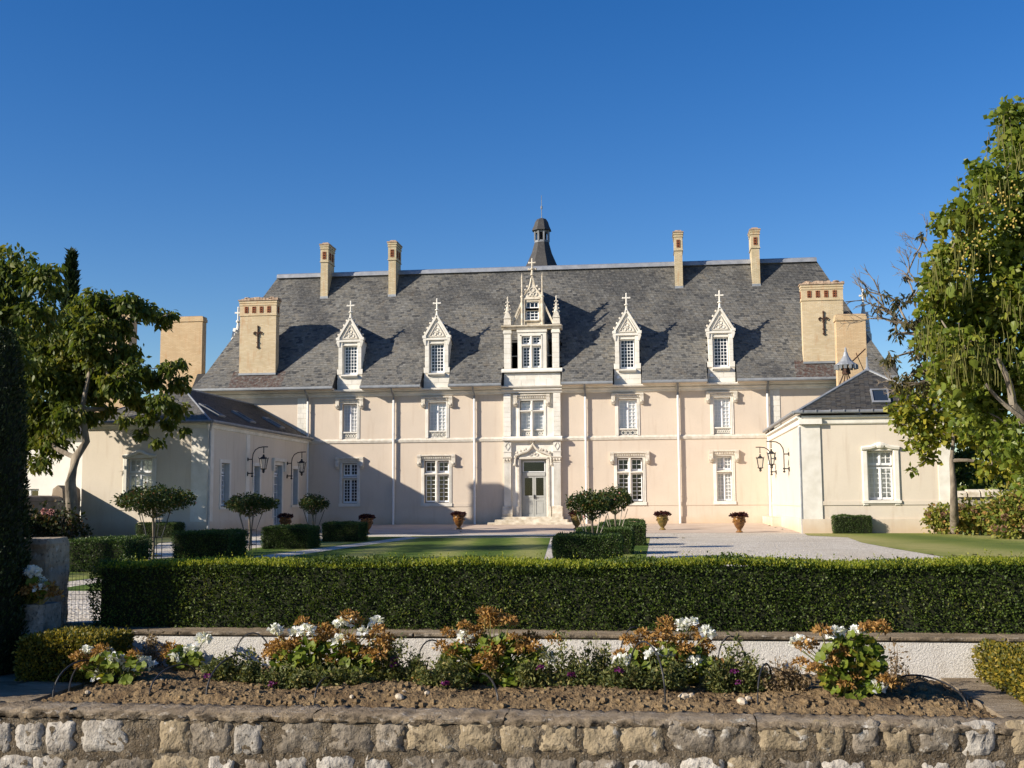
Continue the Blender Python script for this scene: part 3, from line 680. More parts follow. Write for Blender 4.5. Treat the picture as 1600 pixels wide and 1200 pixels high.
# ------------------------------------------------------------------ dormers
def finial_cross(m, x, y, z0, z1, arm):
    h = z1 - z0
    m.lathe([(.11, 0), (.07, h * .18), (.055, h * .30), (.05, h * .34)], 8, (x, y, z0))
    m.lathe([(.05, h * .34), (.12, h * .37), (.12, h * .41), (.05, h * .44), (.045, h * .7), (.04, h * .96), (.015, h)], 8, (x, y, z0))
    m.box(x - arm, x + arm, y - .035, y + .035, z0 + h * .72, z0 + h * .79)
    for s in (-1, 1): m.blob((x + s * arm, y, z0 + h * .755), .045, .045, .06)
    m.blob((x, y, z1 - .04), .05, .05, .07)
def make_dormer(parent, c, name="dormer", oc=None):
    m = MB(); yb = -0.06
    m.box(c - .64, c - .401, yb + .05, 0.3, 8.18, 9.88); m.box(c + .401, c + .64, yb + .05, 0.3, 8.18, 9.88)
    m.box(c - .64, c + .64, yb + .05, 0.3, 9.82, 10.16)
    for s in (-1, 1): m.box(c + s * .52 - .10, c + s * .52 + .10, yb, yb + .06, 8.2, 10.0)
    for s in (-1, 1):   # side walls going back into the roof
        m.box(c + s * .62 - .02, c + s * .62 + .02, 0.3, 1.5, 8.2, 10.15)
    d = m.build(name, M_STONE, parent, local=True)
    for k, (hw, z0, z1) in enumerate(((.72, 7.40, 7.66), (.72, 7.66, 7.92), (.70, 7.92, 8.12))):
        sp = c + (.12 if k % 2 else -.1)
        block(c - hw, sp, yb, .12, z0, z1, d); block(sp, c + hw, yb, .12, z0, z1, d)
    MB().box(c - .7, c + .7, yb + .015, .14, 7.38, 8.2).build("mortar_core", M_STONEW, d, local=True)
    for s in (-1, 1):
        for k in range(6):
            z0 = 8.2 + k * .30; a, b_ = (c - .72 if k == 0 else c - .645, c - .42) if s < 0 else (c + .42, c + .72 if k == 0 else c + .645)
            block(a, b_, yb - .012, yb + .06, z0, z0 + .30, d)
    m = MB(); m.prism([(-.26, 8.10), (-.26, 8.15), (.2, 8.25), (.2, 8.0), (-.12, 8.02)], 'x', c - .46, c + .46); m.build("sill", M_STONE, d, local=True)
    m = MB(); m.box(c - .40, c + .40, yb + .02, .2, 9.80, 9.83); m.build("lintel_mould", M_STONE, d, local=True)
    f = window(d, PF, c - .40, c + .40, 8.22, 9.82, .17, [(c - .37, c + .37, 8.24, 9.80, 1, 4, 8)], M_DARKROOM, deep=.5)
    # gable
    m = MB(); m.prism([(c - .60, 10.16), (c + .60, 10.16), (c, 11.22)], 'y', -.02, .18)
    m.box(c - .74, c + .74, yb - .06, .2, 10.0, 10.10)
    for s in (-1, 1):
        m.box(c + s * .68 - .10, c + s * .68 + .10, yb - .08, .2, 10.10, 10.24)
        m.add([(c + s * .58, yb - .04, 9.72), (c + s * .66, yb - .04, 9.72), (c + s * .66, .15, 9.72), (c + s * .58, .15, 9.72), (c + s * .58, yb - .08, 10.0), (c + s * .76, yb - .08, 10.0), (c + s * .76, .15, 10.0), (c + s * .58, .15, 10.0)],
              [(0, 1, 5, 4), (1, 2, 6, 5), (2, 3, 7, 6), (3, 0, 4, 7), (0, 3, 2, 1)])
    m.beam((c - .70, .03, 10.16), (c, .03, 11.34), .11, .28); m.beam((c + .70, .03, 10.16), (c, .03, 11.34), .11, .28)
    gb = m.build("gable", M_STONE, d, local=True)
    m = MB()
    m.beam((c - .42, -.04, 10.2), (c, -.04, 10.93), .05, .05); m.beam((c + .42, -.04, 10.2), (c, -.04, 10.93), .05, .05)
    m.beam((c - .44, -.04, 10.2), (c + .44, -.04, 10.2), .05, .05)
    for dx, dz in ((-.13, 10.34), (.13, 10.34), (0, 10.56)):
        m.tube([(c + dx + .10 * math.cos(q), -.035, dz + .10 * math.sin(q)) for q in np.linspace(0, 6.28, 9)], .02, 5)
    m.build("tracery", M_CARVE, d, local=True)
    m = MB()
    for s in (-1, 1):
        for k in range(4):
            t_ = .16 + k * .22; m.blob((c + s * (.70 * (1 - t_) + .09), .03, 10.16 + 1.18 * t_ + .07), .07, .06, .065, 5)
            m.tube([(c + s * .70 * (1 - t_), .03, 10.16 + 1.18 * t_), (c + s * (.70 * (1 - t_) + .09), .03, 10.16 + 1.18 * t_ + .07)], .03, 4)
    m.build("crocket", M_CARVE, d, local=True)
    m = MB(); finial_cross(m, c, .03, 11.26, 12.28, .19); m.build("finial", M_STONE, d, local=True)
    m = MB()
    for s in (-1, 1): m.quad((c, .1, 11.2), (c + s * .70, .1, 10.05), (c + s * .70, 2.6, 10.05), (c, 2.6, 11.2))
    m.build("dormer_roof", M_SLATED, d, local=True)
    return d
for c in DORM: make_dormer(CH, c)
for c in (4.55, 9.42):
    m = MB(); m.lathe([(.085, 0), (.085, .05), (.05, .06)], 10); v_ = m.v; m.v = [(p[0] + c, -.08 - p[2], p[1] + 7.75) for p in v_]
    m.build("alarm_bell", M_WHITE, CH, local=True)

# ---- the tall central dormer
m = MB(); m.prism([(0, 8.20), (-.16, 8.20), (-.30, 8.12), (-.30, 8.20), (-.18, 8.33), (.5, 8.35), (.5, 8.1)], 'x', -1.66, 1.60); cdm = m.build("central_dormer", M_STONE, CH, local=True)
cdm["label"] = "two-tier carved stone dormer over the entrance bay"
for k, (z0, z1) in enumerate(((7.40, 7.74), (7.74, 8.08))):
    e = [-1.55, -.95, -.3, .4, 1.0, 1.50] if k else [-1.55, -1.15, -.6, .1, .75, 1.50]
    for a, b_ in zip(e[:-1], e[1:]): block(a, b_, -.20 if k == 0 else -.12, .5, z0, z1, cdm)
MB().box(-1.54, 1.48, -.08, .5, 7.38, 8.12).build("mortar_core", M_STONEW, cdm, local=True)
for x0, x1 in ((-1.54, -1.16), (1.06, 1.44)):
    MB().box(x0 + .01, x1 - .01, -.09, .33, 8.34, 10.3).build("mortar_core", M_STONEW, cdm, local=True)
    for k in range(7): block(x0, x1, -.10, .34, 8.35 + k * .27, 8.35 + (k + 1) * .27, cdm)
    m = MB(); m.box(x0 - .04, x1 + .04, -.15, .36, 10.24, 10.36); m.box(x0 - .02, x1 + .02, -.12, .34, 10.36, 10.46); m.build("capital", M_STONE, cdm, local=True)
PC = lambda a, b_, d: (a, d - .06, b_)
m = MB(); wall(m, PC, -.80, .74, 8.35, 10.3, [(-.585, .455, 8.37, 10.10)], .3)
for x in (-.80, .74): m.quad((x, -.06, 8.35), (x, 2.0, 8.35), (x, 2.0, 10.3), (x, -.06, 10.3))
m.box(-.84, .78, -.12, .3, 10.3, 10.46); m.cham(-.125, -.005, -.075, .15, 8.37, 10.1, .03); m.prism([(.15, 9.54), (-.06, 9.55), (-.08, 9.6), (-.08, 9.64), (.15, 9.68)], 'x', -.585, .455)
for x0, x1 in ((-.66, -.587), (.457, .53)): m.box(x0, x1, -.08, .0, 8.37, 10.16)
m.box(-.66, .53, -.08, 0, 10.102, 10.18); m.build("dormer_stage", M_STONE, cdm, local=True)
window(cdm, PC, -.585, .455, 8.37, 10.1, .17, [(-.55, -.13, 8.4, 9.53, 1, 2, 6), (0, .42, 8.4, 9.53, 1, 2, 6), (-.55, -.13, 9.66, 10.07, 1, 2, 2), (0, .42, 9.66, 10.07, 1, 2, 2)], M_DARKROOM, deep=.5)
m = MB(); m.tube([(-1.16, .25, 9.05), (-.8, .25, 9.05)], .03, 5); m.tube([(.74, .25, 9.05), (1.06, .25, 9.05)], .03, 5); m.build("tie_bar", M_LEAD, cdm, local=True)
m = MB(); m.prism([(.6, 10.46), (-.16, 10.46), (-.19, 10.54), (-.30, 10.60), (-.30, 10.66), (.6, 10.74)], 'x', -1.66, 1.58); m.build("entablature", M_STONEW, cdm, local=True)
# upper stage
PU = lambda a, b_, d: (a, d + .06, b_)
m = MB(); wall(m, PU, -.50, .50, 10.70, 12.14, [(-.36, .34, 10.98, 11.50), (-.36, .34, 11.62, 11.98)], .25)
wall(m, PU, -.36, .34, 11.5, 11.62, [], .1)
for x in (-.5, .5): m.quad((x, .06, 10.7), (x, 2.4, 10.7), (x, 2.4, 12.14), (x, .06, 12.14))
m.box(-.54, .54, .0, .3, 12.10, 12.2); m.prism([(.2, 10.86), (-.05, 10.9), (-.05, 10.96), (.2, 11.0)], 'x', -.42, .40)
for s in (-1, 1): m.box(s * .46 - .05, s * .46 + .05, .0, .3, 10.72, 12.12)
us = m.build("dormer_stage", M_STONEW, cdm, local=True)
window(us, PU, -.36, .34, 10.98, 12.0, .12, [], M_DARKROOM, deep=.5)
m = MB()
for (a0, a1, b0, b1, nc, nr) in ((-.35, .33, 10.98, 11.52, 3, 3), (-.35, .33, 11.64, 11.98, 3, 1)):
    pbox(m, PU, a0, a0 + .05, b0, b1, .1, .15); pbox(m, PU, a1 - .05, a1, b0, b1, .1, .15); pbox(m, PU, a0, a1, b0, b0 + .05, .101, .149); pbox(m, PU, a0, a1, b1 - .05, b1, .101, .149)
    for k in range(1, nc): x = a0 + (a1 - a0) * k / nc; pbox(m, PU, x - .016, x + .016, b0, b1, .105, .14)
    for k in range(1, nr): z = b0 + (b1 - b0) * k / nr; pbox(m, PU, a0, a1, z - .016, z + .016, .107, .138)
m.build("casement", M_WHITE, us, local=True)
MB().quad((-.34, .19, 11.0), (.32, .19, 11.0), (.32, .19, 11.97), (-.34, .19, 11.97)).build("glazing", M_GLASS, us, local=True)
# ogee gable
og = ogee(0.0, 12.2, .52, 1.28, 12)
m = MB(); m.prism(og, 'y', .08, .26); m.build("gable", M_CARVE, cdm, local=True)
m = MB(); m.tube([(x, .08, z) for x, z in og], .055, 5)
m.tube([(-.52, .08, 12.2), (.52, .08, 12.2)], .04, 5); m.build("gable_mould", M_STONEW, cdm, local=True)
m = MB()
for k in (2, 5, 8):
    for s in (0, 1):
        x, z = og[k] if s == 0 else og[-1 - k]; m.blob((x + (-.09 if s == 0 else .09), .08, z + .08), .085, .06, .07, 5)
m.build("crocket", M_CARVE, cdm, local=True)
m = MB()
for cx, cz, r in ((0, 12.62, .13), (-.17, 12.38, .1), (.17, 12.38, .1), (0, 12.36, .07)): m.tube([(cx + r * math.cos(q), .06, cz + r * math.sin(q)) for q in np.linspace(0, 6.28, 9)], .025, 5)
m.build("tracery", M_CARVE, cdm, local=True)
m = MB(); finial_cross(m, 0, .1, 13.42, 14.34, .17); m.box(-.22, .22, .06, .14, 13.72, 13.79)
for s in (-1, 1): m.blob((s * .2, .1, 13.76), .06, .05, .06, 5)
m.build("finial", M_STONEW, cdm, local=True)
for s in (-1, 1):
    m = MB(); m.lathe([(.07, 0), (.07, 1.5), (.10, 1.52), (.10, 1.58), (.05, 1.62), (.045, 2.6), (.01, 2.85)], 8, (s * .55, .02, 10.7))
    for k in range(4): m.blob((s * .55, .0, 12.5 + k * .25), .06, .05, .03, 5)
    m.build("pinnacle", M_STONEW, cdm, local=True)
    cx = s * 1.32 - .03
    m = MB(); m.box(cx - .2, cx + .2, -.1, .3, 10.72, 11.06, .02, .02); m.prism([(cx - .2, 11.06), (cx + .2, 11.06), (cx + .12, 11.3), (cx, 11.5), (cx - .12, 11.3)], 'y', -.12, .3)
    m.lathe([(.16, 11.3), (.10, 11.6), (.045, 11.9), (.03, 12.15), (.05, 12.2), (.01, 12.3)], 6, (cx, .1, 0))
    for k in range(4):
        for s2 in (-1, 1): m.blob((cx + s2 * (.17 - k * .032), .06, 11.4 + k * .19), .045, .04, .04, 5)
    m.build("pinnacle", M_CARVE, cdm, local=True)
    m = MB(); m.beam((s * .58, .12, 11.95), (s * 1.12, .12, 10.76), .10, .14)
    if s < 0: m.beam((s * .58, .12, 11.72), (s * 1.02, .12, 10.76), .05, .1)
    m.build("buttress", M_STONEW, cdm, local=True)
m = MB()
for s in (-1, 1): m.quad((0, .25, 13.2), (s * .55, .25, 12.15), (s * .55, 3.2, 12.15), (0, 3.2, 13.2))
m.build("dormer_roof", M_SLATED, cdm, local=True)

# ------------------------------------------------------------------ chimneys
def grille(parent, x0, x1, z0, z1, y, side=False):
    """terracotta lattice in a vent opening; side=True lies in a plane of constant x (x0 is y0)"""
    m = MB(); w_ = x1 - x0; h = z1 - z0; q = [(x0, z0), (x1, z0), (x1, z1), (x0, z1)]
    f = (lambda a, z, d: (y - d, a, z)) if side == -1 else ((lambda a, z, d: (y + d, a, z)) if side else (lambda a, z, d: (a, y - d, z)))
    bk = MB(); bk.quad(*[f(a, z, .003) for a, z in q]); o = bk.build("vent", M_DARKROOM, parent, local=True)
    def bar(a0, b0, a1, b1, t=.024):
        d = Vector((a1 - a0, b1 - b0)).normalized(); n_ = Vector((-d.y, d.x)) * t / 2
        p = [(a0 - n_.x, b0 - n_.y), (a0 + n_.x, b0 + n_.y), (a1 + n_.x, b1 + n_.y), (a1 - n_.x, b1 - n_.y)]
        m.add([f(*k, .006) for k in p] + [f(*k, .022) for k in p], [(0, 1, 2, 3), (7, 6, 5, 4), (0, 4, 5, 1), (1, 5, 6, 2), (2, 6, 7, 3), (3, 7, 4, 0)])
    for i in range(3):
        a, b_ = z0 + h * i / 3, z0 + h * (i + 1) / 3; c = (x0 + x1) / 2; md = (a + b_) / 2
        bar(x0, md, c, b_); bar(c, b_, x1, md); bar(x0, md, c, a); bar(c, a, x1, md)
    for a in (x0 + .012, x1 - .012): bar(a, z0, a, z1)
    m.build("terracotta_lattice", M_TERRA, o, local=True)
def big_chimney(c, label):
    y0, y1 = -.12, .42; zb = 8.3
    m = MB(); m.box(c - 1.04, c + 1.04, y0, y1, zb, 11.62); m.box(c - 1.06, c + 1.06, y0 - .02, y1 + .02, 11.62, 12.16)
    m.box(c - 1.085, c + 1.085, y0 - .045, y1 + .045, 12.16, 12.23); m.box(c - 1.06, c + 1.06, y0 - .02, y1 + .02, 12.23, 12.30)
    m.box(c - 1.09, c + 1.09, y0 - .05, y1 + .05, 12.30, 12.42); m.box(c - 1.08, c + 1.08, y0 - .04, y1 + .04, 11.585, 11.62)
    o = m.build("chimney", M_BRICK, CH, local=True); o["label"] = label
    m = MB(); n = 13; sl_ = c * 0
    for i in range(n):
        a, b_ = c - 1.15 + 2.3 * i / n, c - 1.15 + 2.3 * (i + 1) / n
        m.box(a + .004, b_ - .004, y0 - .1, y1 + .1, 12.43, 12.49 + random.uniform(0, .09) + (.05 if 2 < i < 9 else 0), .01, .06)
    for k in (-.7, -.2, .75): m.blob((c + k, .1, 12.6), .2, .2, .07, 7)
    m.build("weathered_cap", simple("chimney_cap_stone", (0.22, 0.15, 0.10), (0.46, 0.34, 0.24), 4, 0.95, 0.5, 20, 0.03) if "chimney_cap_stone" not in MATS else MATS["chimney_cap_stone"], o, local=True)
    for k in range(4):
        a = c - .66 + k * .43 - .1; grille(o, a, a + .2, 11.74, 12.10, y0 - .021)
    grille(o, .05, .25, 11.74, 12.10, c + (1.06 if c < 0 else -1.06) + (.001 if c < 0 else -.001), side=(1 if c < 0 else -1))
    m = MB(); ya = y0 - .04; cx = c + .02
    m.tube([(cx, ya, 9.75), (cx, ya, 10.92)], .036, 6); m.blob((cx, ya, 10.95), .05, .05, .09)
    for s in (-1, 1):
        m.tube([(cx, ya, 10.50), (cx + s * .06, ya, 10.62), (cx + s * .17, ya, 10.68), (cx + s * .25, ya, 10.61), (cx + s * .22, ya, 10.53), (cx + s * .16, ya, 10.56)], [.045, .04, .035, .032, .03, .02], 6)
    for z in (9.8, 10.05, 10.42): m.box(cx - .065, cx + .065, ya - .04, ya + .04, z, z + .05)
    m.build("iron_anchor", M_RUSTI, o, local=True)
    m = MB(); m.box(c - 1.06, c + 1.06, y0 - .03, y0 + .1, zb - .02, zb + .09); m.build("flashing", M_ZINC, o, local=True)
    m = MB(); m.quad((c - 1.1, -.88, 7.50), (c + 1.1, -.88, 7.50), (c + 1.1, -.05, 8.42), (c - 1.1, -.05, 8.42))
    m.add([(c - 1.1, -.85, 7.53), (c + 1.1, -.85, 7.53), (c + 1.1, -.16, 8.33), (c - 1.1, -.16, 8.33)], [(0, 1, 2, 3)])
    return o
big_chimney(-15.27, "broad buff brick chimney at the west end with iron anchor"); big_chimney(15.22, "broad buff brick chimney at the east end with rust stains and iron anchor")
CAPM = MATS["chimney_cap_stone"]
def ridge_chimney(c, label, hw=.215, top=16.2):
    y0, y1 = 3.0, 4.3
    m = MB(); m.box(c - hw, c + hw, y0, y1, 12.9, 15.15); m.box(c - hw - .02, c + hw + .02, y0 - .02, y1 + .02, 15.15, 15.92)
    m.box(c - hw - .045, c + hw + .045, y0 - .045, y1 + .045, 15.14, 15.19); m.box(c - hw - .05, c + hw + .05, y0 - .05, y1 + .05, 15.92, 15.99)
    m.box(c - hw - .025, c + hw + .025, y0 - .03, y1 + .03, 15.99, 16.06); m.box(c - hw - .06, c + hw + .06, y0 - .06, y1 + .06, 16.06, 16.17)
    o = m.build("chimney", M_BRICKP, CH, local=True); o["label"] = label
    MB().box(c - hw - .09, c + hw + .09, y0 - .09, y1 + .09, 16.17, 16.23).box(c - hw - .02, c + hw + .02, y0 + .1, y1 - .1, 16.23, 16.36, .08, .1).build("weathered_cap", CAPM, o, local=True)
    grille(o, c - .10, c + .10, 15.32, 15.76, y0 - .021)
    for k in range(2):
        a = y0 + .2 + k * .5; grille(o, a, a + .3, 15.32, 15.76, c + hw + .021, side=1)
    MB().box(c - hw - .02, c + hw + .02, y0 - .03, y0 + .06, 12.95, 13.14).build("flashing", M_ZINC, o, local=True)
for c, lb in ((-12.44, "slim ridge chimney nearest the west end"), (-8.42, "slim ridge chimney second from the west end"), (7.92, "slim ridge chimney second from the east end"), (12.15, "slim ridge chimney nearest the east end")):
    ridge_chimney(c, lb)

# ---- turret behind the ridge (octagonal), and pinnacled end dormers seen from the side
T = (-.52, 11.0)
oct_ = lambda r, z: (r / math.cos(math.pi / 8), z)
m = MB(); m.lathe([oct_(1.35, 13.0), oct_(1.02, 16.05), oct_(.62, 17.0), oct_(.44, 17.7)], 8, (T[0], T[1], 0), math.pi / 8); tu = m.build("turret", M_SLATED, CH, local=True)
tu["label"] = "small octagonal slate turret with lantern behind the ridge"
m = MB(); m.lathe([oct_(.46, 17.66), oct_(.44, 17.8)], 8, (T[0], T[1], 0), math.pi / 8)
for k in range(8):
    an = k * math.pi / 4 + math.pi / 8; r = .455; m.tube([(T[0] + r * math.cos(an), T[1] + r * math.sin(an), 17.75), (T[0] + r * math.cos(an), T[1] + r * math.sin(an), 18.5)], .07, 5)
m.lathe([oct_(.40, 18.3), oct_(.44, 18.52)], 8, (T[0], T[1], 0), math.pi / 8); m.build("lantern_stage", M_LEAD, tu, local=True)
m = MB(); m.lathe([oct_(.3, 17.8), oct_(.3, 18.5)], 8, (T[0], T[1], 0), math.pi / 8); m.build("louvre", M_DARKROOM, tu, local=True)
m = MB(); m.lathe([oct_(.60, 18.44), oct_(.58, 18.52), oct_(.48, 18.75), oct_(.41, 19.0), oct_(.28, 19.2), oct_(.1, 19.27)], 8, (T[0], T[1], 0), math.pi / 8); m.build("cap_roof", M_SLATED, tu, local=True)
m = MB(); m.lathe([(.05, 19.25), (.025, 19.4), (.022, 19.85), (.06, 19.9), (.06, 20.05), (.02, 20.1), (.015, 20.75), (.004, 20.8)], 6, (T[0], T[1], 0)); m.build("spike", M_LEAD, tu, local=True)
for s in (-1, 1):
    cx = s * 18.15; m = MB(); y0, y1 = 3.6, 4.9
    m.box(cx - .18, cx + .18, y0, y1, 8.6, 10.3)
    vs = [(y0, 10.3), (y1, 10.3), ((y0 + y1) / 2 + .1, 11.6), ((y0 + y1) / 2 - .1, 11.6)]
    m.prism(vs, 'x', cx - .16, cx + .14)
    for k in range(5):
        for e in (-1, 1):
            m.blob((cx, 4.25 + e * (.62 - k * .11), 10.42 + k * .25), .14, .09, .1, 5)
    m.lathe([(.13, 11.5), (.07, 11.9), (.14, 11.98), (.14, 12.04), (.06, 12.1), (.055, 12.75), (.02, 12.9)], 8, (cx - s * .1, 4.25, 0))
    m.box(cx - s * .1 - .2, cx - s * .1 + .2, 4.2, 4.3, 12.48, 12.57); m.blob((cx - s * .1, 4.25, 12.82), .07, .07, .09)
    m.build("end_dormer", M_STONE, CH, local=True)
    m = MB(); 
    for e in (-1, 1): m.quad((cx - s * .1, 4.25, 11.5), (cx - s * .1, 4.25 + e * .65, 10.3), (cx - s * 2.2, 4.25 + e * .65, 10.3), (cx - s * 2.2, 4.25, 11.5))
    m.build("dormer_roof", M_SLATED, CH, local=True)
# ------------------------------------------------------------------ side pavilions
def skylight(parent, c, u, v_, hw, hh):
    """roof window centred at c; u, v_ unit vectors across and up the slope"""
    c = Vector(c); u = Vector(u).normalized(); v_ = Vector(v_).normalized(); n = u.cross(v_).normalized()
    if n.z < 0: n = -n
    def bx(m, a0, a1, b0, b1, d0, d1):
        P = lambda a, b_, d: tuple(c + u * a + v_ * b_ + n * d)
        pbox(m, P, a0, a1, b0, b1, d0, d1)
    m = MB()
    bx(m, -hw, -hw + .07, -hh, hh, 0, .09); bx(m, hw - .07, hw, -hh, hh, 0, .09); bx(m, -hw + .07, hw - .07, -hh, -hh + .09, 0, .088); bx(m, -hw + .07, hw - .07, hh - .07, hh, 0, .088)
    o = m.build("skylight", M_LEAD if parent is LP else M_ZINC, parent)
    m = MB(); bx(m, -hw + .07, hw - .07, -hh + .09, hh - .07, .03, .05); m.build("glazing", MATS["skylight_glass"], o)
    return o
b = NB("skylight_glass"); MATS["skylight_glass"] = b.done(b.bsdf((0.02, 0.03, 0.045), 0.08, None, 0.8))

# left pavilion
LP = empty("pavilion", (-21.3, 46.8, 0), "low cream pavilion behind the tree, dappled with leaf shade, slate roof with dark skylights", "building", "side pavilions of the chateau")
PL = lambda a, b_, d: (a + 21.3, d, b_)                         # front face, a = world X
PI = lambda a, b_, d: (2.45 - d, a - 46.8, b_)                   # inner face, a = world Y
LW = (-22.39, -21.30, 1.30, 3.18)
IW = [(48.35, 49.35, 1.12, 3.02), (52.45, 53.3, 1.12, 3.0), (55.35, 56.6, 0.05, 3.14), (58.3, 59.2, 1.15, 3.02)]
m = MB(); wall(m, PL, -24.44, -18.85, -0.3, 4.6, [LW], .25); wall(m, PI, 46.8, 61.0, -0.3, 4.6, IW, .3)
m.quad((-3.14, 0, -.3), (-3.14, 14.2, -.3), (-3.14, 14.2, 4.6), (-3.14, 0, 4.6))
m.build("wall", M_STUCW, LP, local=True)
m = MB()
m.box(1.75, 2.48, -.04, .62, .5, 4.45); m.build("corner_pilaster", M_STONE, LP, local=True)
MB().box(2.4, 2.465, 4.6, 5.1, .5, 4.45).build("wall_strip", M_STONE, LP, local=True)
m = MB(); m.prism([(0, 4.44), (-.06, 4.46), (-.08, 4.58), (-.16, 4.62), (-.16, 4.70), (0, 4.72)], 'x', -3.18, 2.5)
m.prism([(2.45, 4.44), (2.51, 4.46), (2.53, 4.58), (2.61, 4.62), (2.61, 4.70), (2.45, 4.72)], 'y', -.16, 14.15)
m.build("cornice", M_STONE, LP, local=True)
m = MB(); m.box(-3.16, 1.74, -.03, 0, 1.0, 1.17); m.box(-3.18, 2.5, -.05, 0, -.3, .5); m.box(2.4, 2.49, .0, 8.4, -.3, .5); m.box(2.4, 2.49, 9.95, 14.1, -.3, .5); m.box(2.44, 2.475, .65, 8.4, 1.0, 1.1)
m.build("plinth", M_STUCW, LP, local=True)
m = MB()
for x0, x1 in ((LW[0] - .2, LW[0]), (LW[1], LW[1] + .2)): m.cham(x0 + 21.3, x1 + 21.3, -.05, .03, 1.28, 3.22, .03)
pts = []
for k in range(13):
    t_ = k / 12; a = LW[0] - .2 + (LW[1] - LW[0] + .4) * t_; pts.append((a + 21.3, -.05, 3.27 + .16 * math.exp(-((t_ - .5) / .16) ** 2) + .06 * math.sin(math.pi * t_)))
m.tube(pts, .075, 6); m.box(LW[0] + 21.3 - .2, LW[1] + 21.3 + .2, -.03, .02, 3.19, 3.33); m.box(LW[0] + 21.1, LW[1] + 21.5, -.08, .1, 1.16, 1.28)
m.build("window_surround", M_STONE, LP, local=True)
window(LP, PL, *LW, .16, [(LW[0] + .02, LW[1] - .02, 1.32, 2.50, 2, 2, 5), (LW[0] + .02, LW[1] - .02, 2.58, 3.16, 2, 2, 2)], M_SHUT, deep=.15)
def inner(parent, P, win, door, s):
    y0, y1, z0, z1 = win
    window(parent, P, y0, y1, z0, z1, .22, [(y0 + .02, y1 - .02, z0 + .03, z1 - .5, 2, 2, 6), (y0 + .02, y1 - .02, z1 - .46, z1 - .02, 2, 2, 2)], M_DARKROOM, deep=.4)
    m = MB(); pbox(m, P, y0 - .16, y0, z0 - .1, z1 + .16, -.03, .03); pbox(m, P, y1, y1 + .16, z0 - .1, z1 + .16, -.03, .03); pbox(m, P, y0, y1, z1, z1 + .16, -.03, .03)
    if door:
        pbox(m, P, y0 - .3, y1 + .3, z1 + .18, z1 + .34, -.14, .03)
        for q in (y0 - .34, y1 + .14): pbox(m, P, q, q + .2, z1 - .3, z1 + .3, -.12, .03)
    else: pbox(m, P, y0 - .2, y1 + .2, z0 - .12, z0, -.07, .05)
    m.build("window_surround", M_STONE, parent, local=True)
M_SHGREY = simple("shutter_grey", (0.40, 0.44, 0.45), (0.46, 0.49, 0.50), 4, 0.6)
for i, wn in enumerate(IW):
    inner(LP, PI, wn, i == 2, 1)
    m = MB(); y1 = wn[1]; pbox(m, PI, y1 - .05, y1, wn[2] + .03, wn[3] - .03, -.02, .2); m.build("folded_shutter", M_SHGREY, LP, local=True)
# roof
RX, RZ, EZ = -0.70, 6.64, 4.70
A = Vector((2.68, -.24, EZ)); B = Vector((2.68, 14.18, EZ)); C_ = Vector((RX, 4.7, RZ)); D_ = Vector((RX, 14.18, RZ)); E_ = Vector((-3.37, -.24, EZ)); F_ = Vector((-3.37, 14.18, EZ))
m = MB(); dn = Vector((0, 0, -.03))
for q in ((A, B, D_, C_), (E_, F_, D_, C_), (E_, A, C_, C_)): m.add([tuple(p + dn) for p in q[:3]] + ([tuple(q[3] + dn)] if q[3] is not C_ or q[2] is not C_ else []), [(0, 1, 2, 3)] if not (q[3] is C_ and q[2] is C_) else [(0, 1, 2)])
m.build("roof", M_UNDER, LP, local=True)
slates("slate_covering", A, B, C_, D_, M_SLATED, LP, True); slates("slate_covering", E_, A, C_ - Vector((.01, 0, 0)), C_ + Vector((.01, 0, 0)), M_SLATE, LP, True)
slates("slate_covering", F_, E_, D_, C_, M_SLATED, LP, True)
m = MB(); m.tube([C_, D_], .07, 6); m.tube([A, C_], .05, 6); m.tube([E_, C_], .05, 6); m.build("ridge_cap", M_LEAD, LP, local=True)
m = MB(); m.tube([(-3.4, -.3, 4.72), (2.74, -.3, 4.72)], .07, 8); m.tube([(2.74, -.3, 4.72), (2.74, 14.1, 4.72)], .07, 8); m.build("gutter", M_LEAD, LP, local=True)
m = MB(); m.tube([(2.58, -.10, gz(46.8)), (2.58, -.10, 4.3), (2.72, -.28, 4.66)], .055, 8); m.build("downpipe", M_ZINC, LP, local=True)
up = (Vector((RX - 2.68, 0, RZ - EZ))).normalized()
for y in (2.6, 6.6, 11.0): skylight(LP, Vector((-21.3, 46.8, 0)) + Vector((1.55, y, EZ + (2.68 - 1.55) * (RZ - EZ) / (2.68 - RX) + .015)), (0, 1, 0), up, .40, .55)

# right pavilion
RP = empty("pavilion", (8.95, 47.9, 0), "low cream pavilion in full sun with a single skylight and tall white window", "building", "side pavilions of the chateau")
PR = lambda a, b_, d: (a - 8.95, d, b_)
PRI = lambda a, b_, d: (-3.1 + d, a - 47.9, b_)
RW = (8.43, 9.42, 1.22, 3.20)
m = MB(); wall(m, PR, 5.85, 11.60, -.3, 4.5, [RW], .3); wall(m, PRI, 47.9, 61.0, -.3, 4.5, [], .1)
m.quad((2.65, 0, -.3), (2.65, 13, -.3), (2.65, 13, 4.5), (2.65, 0, 4.5)); m.build("wall", M_STUCW, RP, local=True)
for a_, b_ in ((-3.14, -2.36), (2.2, 2.69)): MB().box(a_, b_, -.05, .75, .48, 4.28).build("corner_pilaster", M_STONE, RP, local=True)
m = MB(); m.prism([(0, 4.28), (-.06, 4.30), (-.08, 4.34), (-.08, 4.5), (-.2, 4.56), (-.2, 4.64), (0, 4.66)], 'x', -3.15, 2.7); m.box(-3.2, -2.3, -.22, 0, 4.3, 4.52)
